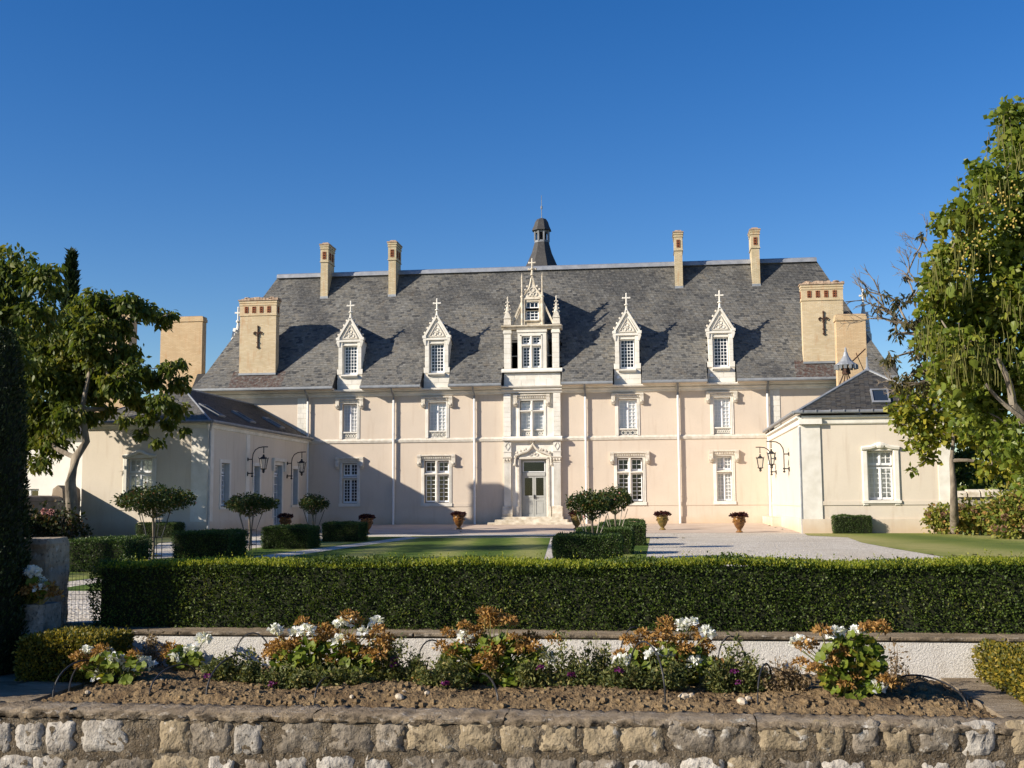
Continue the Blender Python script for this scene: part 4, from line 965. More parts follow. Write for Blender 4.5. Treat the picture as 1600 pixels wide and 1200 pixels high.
m.prism([(-3.1, 4.28), (-3.16, 4.30), (-3.18, 4.34), (-3.18, 4.5), (-3.3, 4.56), (-3.3, 4.64), (-3.1, 4.66)], 'y', -.2, 13.05)
m.build("cornice", M_STONE, RP, local=True)
m = MB(); m.box(-2.35, 2.19, -.035, 0, 1.03, 1.19); m.box(-3.18, 2.72, -.07, 0, -.3, .48); m.box(-3.19, -3.0, 0, 7.9, -.3, .5); m.box(-3.13, -3.09, .76, 13, 1.0, 1.14)
m.box(-3.6, -3.09, 7.9, 13, -.3, .42); m.build("plinth", M_STUCW, RP, local=True)
m = MB()
for x0, x1 in ((RW[0] - .24, RW[0]), (RW[1], RW[1] + .24)): m.cham(x0 - 8.95, x1 - 8.95, -.06, .03, 1.0, 3.22, .04)
pts = []
for k in range(13):
    t_ = k / 12; pts.append((RW[0] - .24 - 8.95 + (RW[1] - RW[0] + .48) * t_, -.06, 3.30 + .12 * math.exp(-((t_ - .5) / .15) ** 2) + .05 * math.sin(math.pi * t_)))
m.tube(pts, .085, 6); m.box(RW[0] - 9.19, RW[1] - 8.71, -.04, .02, 3.21, 3.34); m.blob(((RW[0] + RW[1]) / 2 - 8.95, -.1, 3.40), .2, .08, .12, 8); m.box(RW[0] - 9.2, RW[1] - 8.7, -.1, .1, 1.10, 1.212)
m.build("window_surround", M_STONE, RP, local=True)
window(RP, PR, *RW, .18, [(RW[0] + .02, RW[1] - .02, 1.24, 2.54, 2, 2, 6), (RW[0] + .02, RW[1] - .02, 2.62, 3.18, 2, 2, 2)], M_SHUT, deep=.2)
EZ, RZ = 4.78, 6.66
A = Vector((-3.34, -.26, EZ)); B = Vector((2.92, -.26, EZ)); C_ = Vector((-.12, 1.6, RZ)); D_ = Vector((-.12, 13.0, RZ)); E_ = Vector((-3.34, 13.0, EZ)); F_ = Vector((2.92, 13.0, EZ))
m = MB(); m.tri(*[tuple(p + dn) for p in (A, B, C_)]); m.quad(*[tuple(p + dn) for p in (A, E_, D_, C_)]); m.quad(*[tuple(p + dn) for p in (B, F_, D_, C_)]); m.build("roof", M_UNDER, RP, local=True)
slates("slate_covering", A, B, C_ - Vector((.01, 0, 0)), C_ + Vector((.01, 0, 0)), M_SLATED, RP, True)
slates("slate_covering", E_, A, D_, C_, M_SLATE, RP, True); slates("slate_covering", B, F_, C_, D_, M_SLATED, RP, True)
m = MB(); m.tube([A, C_], .07, 6); m.tube([B, C_], .06, 6); m.tube([C_, D_], .07, 6); m.lathe([(.13, -.05), (.05, .12), (.04, .4), (.02, .55)], 6, tuple(C_)); m.build("ridge_cap", M_ZINC, RP, local=True)
m = MB(); m.tube([(-3.42, -.34, 4.78), (3.0, -.34, 4.78)], .075, 8); m.tube([(-3.42, -.34, 4.78), (-3.42, 13, 4.78)], .075, 8)
for k in range(11): m.box(-3.1 + k * .55, -3.07 + k * .55, -.44, -.26, 4.78, 4.87)
m.build("gutter", M_LEAD, RP, local=True)
m = MB(); m.tube([(-3.17, -.02, gz(47.9)), (-3.17, -.02, 4.2)], .05, 8); m.build("downpipe", M_ZINC, RP, local=True)
n_ = (B - A).cross(C_ - A); upv = (C_ - (A + B) / 2).normalized()
skylight(RP, Vector((8.95, 47.9, 0)) + (A + B) / 2 + upv * .85 + Vector((.30, -.02, .02)), (1, 0, 0), upv, .36, .42)
M_CHB = M_BRICKO
def stack(name, x0, x1, y0, y1, z0, z1, label, group=None):
    o = empty(name, ((x0 + x1) / 2, y0, z0), label, "chimney")
    m = MB(); m.box(x0, x1, y0, y1, z0, z1 - .3); m.box(x0 - .05, x1 + .05, y0 - .05, y1 + .05, z1 - .3, z1 - .12); m.box(x0 - .02, x1 + .02, y0 - .02, y1 + .02, z1 - .12, z1)
    m.build("shaft", M_CHB, o); MB().box(x0 + .1, x1 - .1, y0 + .1, y1 - .1, z1, z1 + .04).build("weathered_cap", CAPM, o)
    return o
stack("brick_chimney", at(251, 520, 64).x, at(316, 520, 64).x, 64.0, 64.6, 5.0, at(284, 495, 64).z, "wide new orange-buff brick chimney left of the main roof above the shaded pavilion")
stack("brick_chimney", -25.9, -24.3, 50.6, 51.4, 3.0, 10.7, "brick chimney mostly hidden in the crown of the left tree")
stack("brick_chimney", at(1307, 520, 57).x, at(1353, 520, 57).x, 57.0, 57.6, 5.5, at(1330, 491, 57).z, "orange-buff brick chimney behind the sunlit pavilion roof")
m = MB()
a = Vector((-25.3, 64.0, 8.0)); m.tube([a, (-24.0, 61.0, 6.6)], .02, 4); m.tube([a + Vector((-.6, 0, 0)), (-24.9, 61, 6.5)], .02, 4)
# zinc smoke cowl on tripod
ck = empty("chimney_cowl", (8.95, 54.5, 6.3), "pointed zinc cowl with scalloped edge on rusty struts above the sunlit roof", "chimney cowl")
cp = at(1322, 571, 54.5)
m = MB(); m.lathe([(.52, 0), (.50, .04), (.30, .18), (.14, .42), (.08, .62), (.05, .66), (.05, .78), (.01, .86)], 12, tuple(cp)); m.build("hood", M_ZINC, ck)
m = MB()
for k in range(14):
    an = k * 2 * math.pi / 14; m.box(cp.x + .49 * math.cos(an) - .06, cp.x + .49 * math.cos(an) + .06, cp.y + .49 * math.sin(an) - .02, cp.y + .49 * math.sin(an) + .02, cp.z - .18, cp.z + .02, .0, 0)
m.build("scalloped_edge", M_LEAD, ck)
m = MB()
for dx, dy in ((-.7, -.2), (.05, -.3), (.5, .3), (-.2, .6)): m.tube([cp + Vector((0, 0, -.1)), cp + Vector((dx, dy, -1.7))], .03, 5)
m.tube([cp + Vector((.2, 0, .1)), cp + Vector((.95, .3, .8))], .03, 4); m.tube([cp + Vector((.5, .2, .6)), cp + Vector((1.1, .3, -.9))], .025, 4); m.lathe([(.2, 0), (.16, .3)], 8, tuple(cp + Vector((0, 0, -.4))))
m.build("strut", M_RUSTI, ck)

# ------------------------------------------------------------------ wall lanterns
def lantern(x, y, s, label):
    o = empty("wall_lantern", (x, y, 2.58), label, "lantern", "iron lanterns on curved brackets on the pavilion walls")
    m = MB(); r = .025
    m.lathe([(.08, 0), (.08, .03), (.03, .05)], 8); v_ = m.v; m.v = [(s * p[2], p[0], p[1]) for p in v_]
    for zz in (0.05, .70): m.tube([(0, 0, zz), (s * .24, 0, zz)], .026, 6); m.blob((s * .02, 0, zz), .05, .07, .09)
    m.tube([(s * .24, 0, -.05), (s * .24, 0, .75), (s * .27, 0, .95), (s * .38, 0, 1.14), (s * .55, 0, 1.24), (s * .75, 0, 1.27), (s * .98, 0, 1.27)], r, 6)
    for zz in (-.08, .05): m.blob((s * .24, 0, zz), .06, .06, .05)
    m.build("bracket", M_IRON, o, local=True)
    hx_ = s * .78; zt = 1.27
    m = MB(); m.tube([(hx_, 0, zt), (hx_, 0, zt - .3)], .018, 5)
    for k in range(4): m.blob((hx_, 0, zt - .06 - k * .07), .03, .02, .035, 5)
    m.build("chain", M_IRON, o, local=True)
    t0 = zt - .34
    m = MB(); q = math.pi / 4
    m.lathe([(.03, .0), (.06, -.05), (.04, -.08), (.10, -.12), (.22, -.20), (.24, -.22)], 4, (hx_, 0, t0), q)
    for k in range(4):
        an = q + k * math.pi / 2; c_, s_ = math.cos(an), math.sin(an)
        m.tube([(hx_ + .22 * c_, .22 * s_, t0 - .22), (hx_ + .13 * c_, .13 * s_, t0 - .66)], .016, 4); m.tube([(hx_ + .22 * c_, .22 * s_, t0 - .22), (hx_ + .27 * c_, .27 * s_, t0 - .14)], [.02, .008], 4)
    m.lathe([(.15, -.66), (.15, -.69), (.07, -.72), (.05, -.78), (.07, -.82), (.01, -.88)], 8, (hx_, 0, t0), q); m.build("lantern_frame", M_IRON, o, local=True)
    for k in range(4):
        a0, a1 = q + k * math.pi / 2, q + (k + 1) * math.pi / 2; g = MB()
        g.quad((hx_ + .125 * math.cos(a0), .125 * math.sin(a0), t0 - .65), (hx_ + .125 * math.cos(a1), .125 * math.sin(a1), t0 - .65), (hx_ + .21 * math.cos(a1), .21 * math.sin(a1), t0 - .22), (hx_ + .21 * math.cos(a0), .21 * math.sin(a0), t0 - .22))
        g.build("pane", M_GLASS, o, local=True)
    return o
lantern(-18.85, 51.6, 1, "nearer iron lantern on the shaded wall by the downpipe and skylights")
lantern(-18.85, 57.4, 1, "iron lantern in the dark corner between shaded pavilion and main facade")
lantern(5.85, 52.4, -1, "nearer iron lantern on the bright sunlit pavilion wall")
lantern(5.85, 58.1, -1, "iron lantern hanging in front of the sunlit facade corner, farther on the bright wall")
# ------------------------------------------------------------------ foliage materials
M_BOX = leafmat("box_leaf", [(0.0, (0.022, 0.042, 0.007)), (0.5, (0.055, 0.090, 0.013)), (0.85, (0.095, 0.125, 0.02)), (1.0, (0.20, 0.18, 0.035))], 0.3, 0.5, 0.25, 0.4, 1.6)
M_BOXT = leafmat("box_new_shoot_lit", [(0.0, (0.14, 0.19, 0.016)), (0.5, (0.26, 0.30, 0.026)), (1.0, (0.40, 0.38, 0.05))], 0.5, 0.5)  # young shoots, with the sunlit hedge top put into their leaf colour
M_TOPI = leafmat("topiary_leaf", [(0.0, (0.022, 0.045, 0.009)), (0.6, (0.055, 0.10, 0.02)), (1.0, (0.11, 0.15, 0.035))], 0.3, 0.45)
M_CORE = simple("hedge_core", (0.008, 0.012, 0.004), (0.02, 0.022, 0.01), 6, 0.95)
M_YEW = leafmat("golden_needle", [(0.0, (0.05, 0.07, 0.012)), (0.5, (0.16, 0.14, 0.02)), (1.0, (0.36, 0.26, 0.03))], 0.35, 0.5)
M_THUJA = leafmat("conifer_spray", [(0.0, (0.010, 0.022, 0.006)), (1.0, (0.03, 0.05, 0.014))], 0.15, 0.55)
M_ROSE = leafmat("rose_leaf", [(0.0, (0.02, 0.04, 0.01)), (0.6, (0.045, 0.075, 0.016)), (0.9, (0.10, 0.10, 0.02)), (1.0, (0.16, 0.07, 0.03))], 0.3)
M_TREEL = leafmat("autumn_leaf", [(0.0, (0.035, 0.058, 0.012)), (0.4, (0.085, 0.122, 0.018)), (0.75, (0.17, 0.18, 0.028)), (1.0, (0.32, 0.23, 0.04))], 0.45, 0.5, 0.3, 0.45, 0.5)
M_CATA = leafmat("catalpa_leaf", [(0.0, (0.055, 0.095, 0.013)), (0.4, (0.13, 0.18, 0.022)), (0.75, (0.215, 0.245, 0.034)), (1.0, (0.37, 0.31, 0.058))], 0.45, 0.42, 0.35, 0.35, 0.6)
M_YOUNG = leafmat("yellowing_leaf", [(0.0, (0.085, 0.125, 0.016)), (0.5, (0.21, 0.235, 0.026)), (1.0, (0.40, 0.34, 0.045))], 0.45, 0.45)
M_MELIA = leafmat("brown_leaf", [(0.0, (0.035, 0.04, 0.015)), (0.6, (0.09, 0.085, 0.03)), (1.0, (0.18, 0.13, 0.045))], 0.3)
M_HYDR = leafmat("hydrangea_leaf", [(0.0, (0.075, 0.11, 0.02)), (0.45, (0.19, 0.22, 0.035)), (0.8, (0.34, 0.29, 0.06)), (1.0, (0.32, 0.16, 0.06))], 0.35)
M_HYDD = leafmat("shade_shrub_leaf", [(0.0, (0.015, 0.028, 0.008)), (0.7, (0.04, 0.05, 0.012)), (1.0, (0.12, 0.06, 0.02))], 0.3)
M_HEAD = leafmat("faded_bloom", [(0.0, (0.16, 0.075, 0.05)), (1.0, (0.34, 0.21, 0.14))], 0.3, 0.8)
M_POD = leafmat("seed_pod", [(0.0, (0.12, 0.13, 0.025)), (1.0, (0.27, 0.25, 0.07))], 0.2, 0.6)
M_BERRY = simple("yellow_berry", (0.30, 0.22, 0.05), (0.44, 0.33, 0.09), 8, 0.5)
M_BARK = simple("bark", (0.10, 0.08, 0.06), (0.24, 0.20, 0.15), 6, 0.95, 0.7, 18, 0.03, stretch=(1, 1, .35))
M_BARKL = simple("pale_bark", (0.13, 0.105, 0.078), (0.27, 0.23, 0.175), 5, 0.95, 0.6, 16, 0.03, stretch=(1, 1, .35))
M_WOOD = simple("stake_wood", (0.26, 0.22, 0.17), (0.40, 0.36, 0.30), 6, 0.8)
M_BURG = leafmat("burgundy_leaf", [(0.0, (0.02, 0.008, 0.008)), (1.0, (0.09, 0.022, 0.02))], 0.2)

def box_points(n, x0, x1, y0, y1, z0, z1, jit, rnd=0.0):
    """points on the four sides and top of a box, with outward normals"""
    ax, ay, az = x1 - x0, y1 - y0, z1 - z0
    ar = np.array([ax * az, ax * az, ay * az, ay * az, ax * ay * 1.3]); k = RNG.choice(5, n, p=ar / ar.sum())
    u, v = RNG.random(n), RNG.random(n); P = np.zeros((n, 3)); N = np.zeros((n, 3))
    for i in range(5):
        s = k == i
        if i < 2: P[s] = np.stack([x0 + u[s] * ax, np.full(s.sum(), y0 if i == 0 else y1), z0 + v[s] * az], 1); N[s, 1] = -1 if i == 0 else 1
        elif i < 4: P[s] = np.stack([np.full(s.sum(), x0 if i == 2 else x1), y0 + u[s] * ay, z0 + v[s] * az], 1); N[s, 0] = -1 if i == 2 else 1
        else: P[s] = np.stack([x0 + u[s] * ax, y0 + v[s] * ay, np.full(s.sum(), z1)], 1); N[s, 2] = 1
    P += N * RNG.normal(-.6 * jit, jit, (n, 1))
    return P, N
def clipped(name, label, x0, x1, y0, y1, z0, z1, n, size, mat=None, group=None, cat="hedge", bulge=0.05, jit=.022):
    o = empty(name, ((x0 + x1) / 2, (y0 + y1) / 2, z0), label, cat, group)
    c = (x0 + x1) / 2, (y0 + y1) / 2, 0
    MB().box(x0 + .05, x1 - .05, y0 + .05, y1 - .05, z0, z1 - .05).build("core", M_CORE, o)
    P, N = box_points(n, x0, x1, y0, y1, z0, z1, jit)
    t = (P[:, 2] - z0) / (z1 - z0); f = 1 - bulge * (1 - np.sqrt(np.clip(t, 0, 1)))
    edge = np.clip((t - .86) / .14, 0, 1) ** 2 * .03
    low = .025 * np.sin(P[:, 0] * 3.1 + 1) * np.cos(P[:, 1] * 2.3) + .014 * np.sin(P[:, 0] * 9 + P[:, 2] * 7)
    P = P + N * low[:, None]
    if x1 - x0 < 3:
        P[:, 0] = c[0] + (P[:, 0] - c[0]) * (f - edge); P[:, 1] = c[1] + (P[:, 1] - c[1]) * (f - edge)
    D = N * .8 + rand_dirs(n) * .9 + np.array([0, 0, .35])
    P = P - np.array(o.location)
    lf = leaf_mesh("foliage", P, D, size * RNG.uniform(.7, 1.3, n), .6, mat or M_TOPI, o, .3); tag(lf, kind="stuff")
    return o
# ---- clipped box blocks
BW, BD, BH = 1.36, 1.3, .64
def topiary(xl, xr, yb, label, h=BH, d=BD, n=15000):
    """xl, xr, yb: measured front bottom corners"""
    p, q = gp(xl, yb), gp(xr, yb); Y = (p.y + q.y) / 2
    return clipped("box_topiary", label, p.x, q.x, Y, Y + d, gz(Y), gz(Y) + h, int(n * 1.4), .034, M_TOPI, "clipped box blocks along the lawn", "topiary")
topiary(100, 193, 895, "clipped box block right behind the stone pillar", n=11000)
topiary(268, 358, 873, "clipped box block between the two nearest left rose standards")
topiary(408, 481, 858, "dark clipped box block in front of the shaded urn")
topiary(502, 560, 847, "clipped box block with sunlit top beside the shaded facade urn", n=11000)
topiary(213, 268, 840, "small clipped box block against the left pavilion wall behind the widest rose standard", h=.56, n=10000)
topiary(865, 970, 888, "nearest sunlit clipped box block at the right lawn edge, just over the hedge")
topiary(901, 988, 867, "second clipped box block of the right row, behind the caged standard")
topiary(935, 1008, 853, "third clipped box block of the right row, beside the gravel", n=13000)
topiary(945, 1007, 842, "farthest low clipped box block of the right row", n=9000)
topiary(1303, 1364, 834, "rounded clipped box block against the sunlit right pavilion wall", h=.70, d=1.4, n=12000)
# ---- standard roses in stake cages
def standard(X, Y, w_, z0, z1, n, label, cage=True):
    g = gz(Y); o = empty("standard_rose", (X, Y, g), label, "rose tree", "standard roses in cages along the lawn")
    m = MB(); m.tube([(0, 0, 0), (.02, .01, .4), (-.01, 0, z0 - g + .05), (.01, 0, (z0 + z1) / 2 - g)], [.035, .03, .03, .022], 6)
    for k in range(6):
        an = k * 1.05; m.tube([(0, 0, z0 - g - .05), (.2 * math.cos(an) * w_, .2 * math.sin(an) * w_, z0 - g + .1), (.38 * w_ * math.cos(an), .38 * w_ * math.sin(an), (z0 + z1) / 2 - g)], [.02, .014, .008], 5)
    m.build("trunk", M_BARK, o, local=True)
    m = MB()
    for k in range(5):
        an = k * 1.2566 + .3; r = .2
        m.tube([(r * math.cos(an), r * math.sin(an), 0), (r * math.cos(an), r * math.sin(an), .62), (r * 1.9 * math.cos(an), r * 1.9 * math.sin(an), z0 - g + .12)], .011, 4)
    for zz in (.18, .60): m.tube([(.205 * math.cos(q), .205 * math.sin(q), zz) for q in np.linspace(0, 6.283, 13)], .01, 4)
    m.build("stake_cage", M_WOOD if X > -5 else M_IRON, o, local=True)
    an = RNG.random(n) * 6.283; q = RNG.random(n) ** .5; lump = 1 + .13 * np.sin(3 * an + X) + .09 * np.sin(7 * an + Y); R_ = w_ / 2 * q * lump
    top = (z1 - z0) * (1 - .38 * q ** 2.6) + .05 * np.sin(9 * R_ + an * 3); bot = (z1 - z0) * (.50 * q ** 1.3 - .10); t = RNG.random(n) ** .8
    P = np.stack([R_ * np.cos(an), R_ * np.sin(an), z0 - g + bot + (top - bot) * t], 1); d = np.stack([np.cos(an) * q, np.sin(an) * q, t - .4], 1) + 1e-3
    ex = RNG.random(n) < .05; P[ex] *= np.array([1.12, 1.12, 1.04])
    D = rand_dirs(n) + d * .6 + np.array([0, 0, -.25])
    tag(leaf_mesh("crown", P, D, RNG.uniform(.055, .09, n), .55, M_ROSE, o, .25), kind="stuff")
    for k in range(5):
        m = MB(); p = P[RNG.integers(n)] * np.array([1.02, 1.02, 1]); m.blob(tuple(p), .035, .035, .03, 5)
        m.build("bloom", simple("pink_bloom", (.40, .16, .15), (.55, .30, .26), 9, .7) if "pink_bloom" not in MATS else MATS["pink_bloom"], o, local=True)
    return o
standard(at(240, 800, 25.5).x, 25.5, 1.60, 1.00, 1.66, 5200, "widest rose standard with flat umbrella crown before the shaded pavilion window")
standard(at(390, 800, 32.2).x, 32.2, 1.36, .92, 1.52, 4200, "rose standard with round crown before the shaded pavilion side wall")
standard(at(489, 800, 37.6).x, 37.6, .86, .90, 1.52, 2200, "smallest rose standard in the dark corner of the court")
standard(at(925, 800, 27.2).x, 27.2, 1.05, .86, 1.50, 3200, "caged rose standard nearest the right row of box, in front of the portal urn")
standard(at(961, 800, 33.3).x, 33.3, 1.00, .92, 1.64, 2800, "caged rose standard behind the nearest one, before the wide ground-floor window")
# ---- glazed urns
M_GLAZE = simple("ochre_glaze", (0.10, 0.040, 0.014), (0.26, 0.125, 0.03), 3.5, 0.22, 0.1, 12, 0.01, spec=.4)
M_GLAZE2 = simple("green_glaze", (0.075, 0.065, 0.018), (0.24, 0.15, 0.04), 3.5, 0.22, 0.1, 12, 0.01, spec=.4)
URN = [(.20, 0), (.22, .02), (.215, .06), (.15, .10), (.12, .14), (.135, .20), (.22, .30), (.30, .44), (.345, .58), (.36, .70), (.365, .76), (.40, .78), (.40, .82), (.365, .83), (.36, .90), (.43, .93), (.44, .97), (.40, .99), (.36, .97), (.34, .86), (.02, .85)]
def urn(X, Y, label, mat, sc=.68):
    o = empty("glazed_urn", (X, Y, gz(Y) + .01), label, "urn", "glazed urns along the front of the chateau")
    m = MB(); m.lathe([(r * sc, z * sc) for r, z in URN], 20); m.build("vase", mat, o, smooth=True, local=True)
    m = MB(); m.tube([(.39 * sc * math.sin(q), -.39 * sc * math.cos(q), (.66 - .07 * math.cos((q) * 3.2)) * sc) for q in np.linspace(-3.1, 3.1, 33)], .016, 5)
    for q in np.linspace(0, 6.28, 7)[:-1]: m.blob((.385 * sc * math.sin(q), -.385 * sc * math.cos(q), .70 * sc), .035, .035, .045)
    m.build("garland", mat, o, local=True)
    n = 420; d = rand_dirs(n); P = d * np.array([.5, .5, .12]) * RNG.random((n, 1)) ** .4 * sc + np.array([0, 0, 1.02 * sc]); P[:, 2] -= .12 * np.clip(np.hypot(P[:, 0], P[:, 1]) / .43 - .8, 0, 1)
    tag(leaf_mesh("foliage", P, d + rand_dirs(n) * .7 + np.array([0, 0, .3]), RNG.uniform(.07, .13, n), .7, M_BURG, o, .2), kind="stuff")
urn(at(446, 815, 51.2).x, 51.2, "urn in deep shade beside the pavilion door, behind a box block", M_GLAZE)
urn(at(573, 815, 48.9).x, 48.9, "shaded urn beside the narrow dark-paned facade window", M_GLAZE)
urn(at(717, 815, 53.6).x, 53.6, "ochre urn just where the diagonal shadow ends on the facade", M_GLAZE)
urn(at(901, 815, 53.2).x, 53.2, "green-streaked urn beside the rose standards at the portal steps", M_GLAZE2)
urn(at(1035, 815, 52.0).x, 52.0, "ochre-green urn alone in the sun before the facade, left of a downpipe", M_GLAZE2)
urn(at(1155, 815, 48.9).x, 48.9, "reddish urn nearest the sunlit pavilion", M_GLAZE)

# ------------------------------------------------------------------ trees
def limb(m, a, b_, r0, r1, sag=.12, n=5, k=6):
    a = Vector(a); b_ = Vector(b_); L = (b_ - a).length; off = Vector(rand_dirs(1)[0]) * L * sag; off.z = abs(off.z) * .6
    m.tube([a.lerp(b_, t) + off * math.sin(math.pi * t) for t in [i / n for i in range(n + 1)]], [r0 + (r1 - r0) * i / n for i in range(n + 1)], k)
def crown_points(cl, dens, squash=.85):
    Ps, Ds = [], []
    for (c, r) in cl:
        n = int(dens * r * r); d = rand_dirs(n); rr = RNG.random((n, 1)) ** .5
        ph = RNG.random(3) * 6; lump = 1 + .28 * np.sin(4 * d[:, 0:1] + ph[0]) * np.sin(5 * d[:, 1:2] + ph[1]) + .2 * np.sin(7 * d[:, 2:3] + ph[2])
        Ps.append(np.array(c) + d * rr * lump * r * np.array([1, 1, squash])); Ds.append(d)
    return np.concatenate(Ps), np.concatenate(Ds)
def tree(name, label, cat, base, trunk, tr, clusters, dens, leaf, aspect, mat, bark, droop=.8, twig=3, group=None, squash=.85):
    """trunk: world points; clusters: (point, radius). Limbs run from the trunk's upper points to the clusters"""
    o = empty(name, base, label, cat, group); m = MB(); pts = [Vector(base)] + [Vector(p) for p in trunk]; N = len(pts)
    m.tube([pts[0] - Vector((0, 0, .15))] + pts, [tr * 1.35] + [tr * (1 - .72 * i / (N - 1)) for i in range(N)], 10)
    m.build("trunk", bark, o, smooth=True)
    m = MB(); fk = pts[max(1, N // 2):]
    done = []
    for (c, r) in sorted(clusters, key=lambda q: (Vector(q[0]) - pts[-1]).length):
        c = Vector(c); cand = [(p, tr * .42) for p in fk] + done
        p, r0 = min(cand, key=lambda q: (q[0] - c).length + .35 * max(0, q[0].z - c.z))
        r1 = max(.018, r0 * .55); limb(m, p, c, r0, r1); done.append((c, r1))
        for k in range(twig):
            e = c + Vector(rand_dirs(1)[0]) * r * .9; limb(m, c, e, r1 * .8, .008, .15, 3, 4)
    m.build("limbs", bark, o)
    P, d = crown_points(clusters, dens, squash); n = len(P)
    D = rand_dirs(n) * .75 + d * .35 + np.array([0, 0, -droop])
    lf = leaf_mesh("crown", P - np.array(base), D, leaf * RNG.uniform(.6, 1.25, n), aspect, mat, o, .22); tag(lf, kind="stuff")
    return o
def cl(Y, lst, jy=1.2):
    out = []
    for (x, y, r) in lst:
        yy = Y + random.uniform(-jy, jy); out.append((tuple(at(x, y, yy)), r / 1800 * yy))
    return out
LT = cl(43.0, [(150, 466, 22), (128, 480, 26), (172, 478, 26), (200, 470, 22), (226, 484, 20), (252, 496, 18), (268, 492, 10), (110, 510, 34), (150, 515, 34), (186, 512, 28), (80, 540, 36), (120, 555, 36), (160, 560, 32), (196, 548, 24), (212, 580, 26), (240, 592, 22), (262, 575, 18), (280, 600, 18), (285, 566, 9), (250, 625, 20), (276, 640, 18), (288, 672, 9), (232, 650, 18), (214, 628, 18), (180, 600, 26), (150, 610, 30), (100, 600, 38), (60, 580, 40), (30, 610, 44), (70, 640, 40), (110, 650, 30), (40, 670, 36), (80, 690, 30), (20, 705, 26), (62, 722, 18), (140, 650, 18), (170, 640, 14), (245, 690, 10), (222, 676, 12), (195, 655, 12), (10, 560, 40), (52, 528, 30), (140, 578, 28), (122, 602, 26), (168, 572, 22), (128, 535, 24), (200, 615, 18), (265, 660, 14), (206, 606, 16)], 1.1)
tree("broadleaf_tree", "leaning broadleaf tree with yellowing drooping leaves before the shaded left pavilion", "tree", tuple(gp(118, 842)), [at(113, 800, 42), at(110, 755, 42.1), at(118, 715, 42.2), at(135, 690, 42.3), at(128, 640, 42.4), at(140, 580, 42.5)], .27, LT, 1150, .28, .5, M_TREEL, M_BARKL, 1.0)
LB = cl(36, [(18, 420, 46), (68, 432, 36), (5, 480, 60), (62, 492, 40), (-50, 440, 70), (-60, 540, 90), (10, 560, 40), (-40, 640, 80), (90, 455, 18)], 1.5)
tree("broadleaf_tree", "dark broadleaf tree at the left picture edge, rising above the leaning tree", "tree", (-22.5, 36, -.1), [(-22.4, 36, 2), (-22.3, 36, 4), (-22.0, 36, 6)], .25, LB, 850, .27, .5, M_TREEL, M_BARK, 1.0)
# trees out of frame on the left whose shade falls across the lawn
for k, (x, y, z, r, lb) in enumerate(((-20.5, 16.5, 7.2, 2.6, "shade tree outside the left edge, nearest the gate pillar"), (-25, 22.5, 7.4, 2.9, "shade tree outside the left edge beside the boundary wall"), (-29, 29, 7.6, 2.6, "shade tree outside the left edge behind the boundary wall"))):
    cc = [((x + random.uniform(-1.2, 1.2) * r, y + random.uniform(-.8, .8) * r, z + random.uniform(-.9, .9) * r), r * random.uniform(.35, .6)) for _ in range(9)]
    tree("shade_tree", lb, "tree", (x, y, -.1), [(x, y, 2), (x + .1, y, 4), (x, y, 6)], .2, cc, 260, .30, .55, M_TREEL, M_BARK, .8, 2, "trees outside the left edge")
# cypress tip far behind
def conifer(name, label, X, Y, z0, H, R, n, size, mat, lean=0.0, pw=.8):
    o = empty(name, (X, Y, z0), label, "tree"); m = MB(); m.tube([(0, 0, 0), (0, 0, H * .97)], [R * .12, .02], 6); m.build("trunk", M_BARK, o, local=True)
    m = MB(); m.lathe([(R * .88 * (1 - q) ** pw, H * q) for q in (0, .1, .3, .5, .7, .85, .95)], 12); m.build("core", M_CORE, o, local=True)
    t = RNG.random(n) ** 1.2; an = RNG.random(n) * 6.283; r = R * (1 - t) ** pw * (.95 + .06 * np.sin(an * 5 + t * 14)) * RNG.uniform(.9, 1.04, n)
    P = np.stack([r * np.cos(an) + lean * t * H, r * np.sin(an), t * H], 1)
    D = np.stack([np.cos(an) * .5, np.sin(an) * .5, np.full(n, .8)], 1) + rand_dirs(n) * .5
    tag(leaf_mesh("crown", P, D, size * RNG.uniform(.6, 1.3, n), .4, mat, o, .2), kind="stuff"); return o
ct = at(112, 397, 68); conifer("cypress_tree", "slim dark cypress tip rising behind the left trees", ct.x, 68, 0, ct.z, 1.1, 4500, .5, M_THUJA)
conifer("conifer_column", "dark clipped conifer column at the left edge before the stone pillar", at(36, 1000, 11.8).x - .47, 11.8, -.5, 3.7, .47, 22000, .05, M_THUJA, 0, .22)
# right trees
CT = cl(24.5, [(1575, 178, 22), (1598, 225, 42), (1548, 283, 40), (1600, 330, 60), (1508, 335, 34), (1560, 395, 58), (1492, 395, 30), (1474, 445, 34), (1530, 480, 56), (1600, 470, 66), (1474, 520, 32), (1548, 560, 56), (1606, 600, 50), (1492, 585, 38), (1530, 640, 40), (1590, 690, 36), (1690, 300, 100), (1720, 450, 120), (1690, 600, 100), (1640, 200, 60), (1470, 350, 16), (1640, 730, 50), (1462, 480, 26), (1455, 530, 22), (1500, 540, 36), (1520, 610, 36), (1460, 425, 18), (1480, 400, 20)], 1.0)
CT = [(c, r * 1.1) for c, r in CT]
cat = tree("catalpa_tree", "large sunlit catalpa with hanging bean pods at the right picture edge", "tree", (8.6, 24.5, -.1), [(8.5, 24.5, 1.5), (8.4, 24.5, 3), (8.3, 24.4, 4.5), (8.2, 24.4, 6)], .24, CT, 2150, .145, .85, M_CATA, M_BARKL, .45)
for a_, b_, r0, r1 in (((1640, 700, 24), (1582, 632, 23.6), .11, .09), ((1582, 632, 23.6), (1558, 560, 23.4), .08, .05), ((1600, 655, 23.6), (1540, 600, 23.4), .05, .03)):
    m = MB(); limb(m, at(*a_), at(*b_), r0, r1, .07); m.build("limb", M_BARKL, cat)
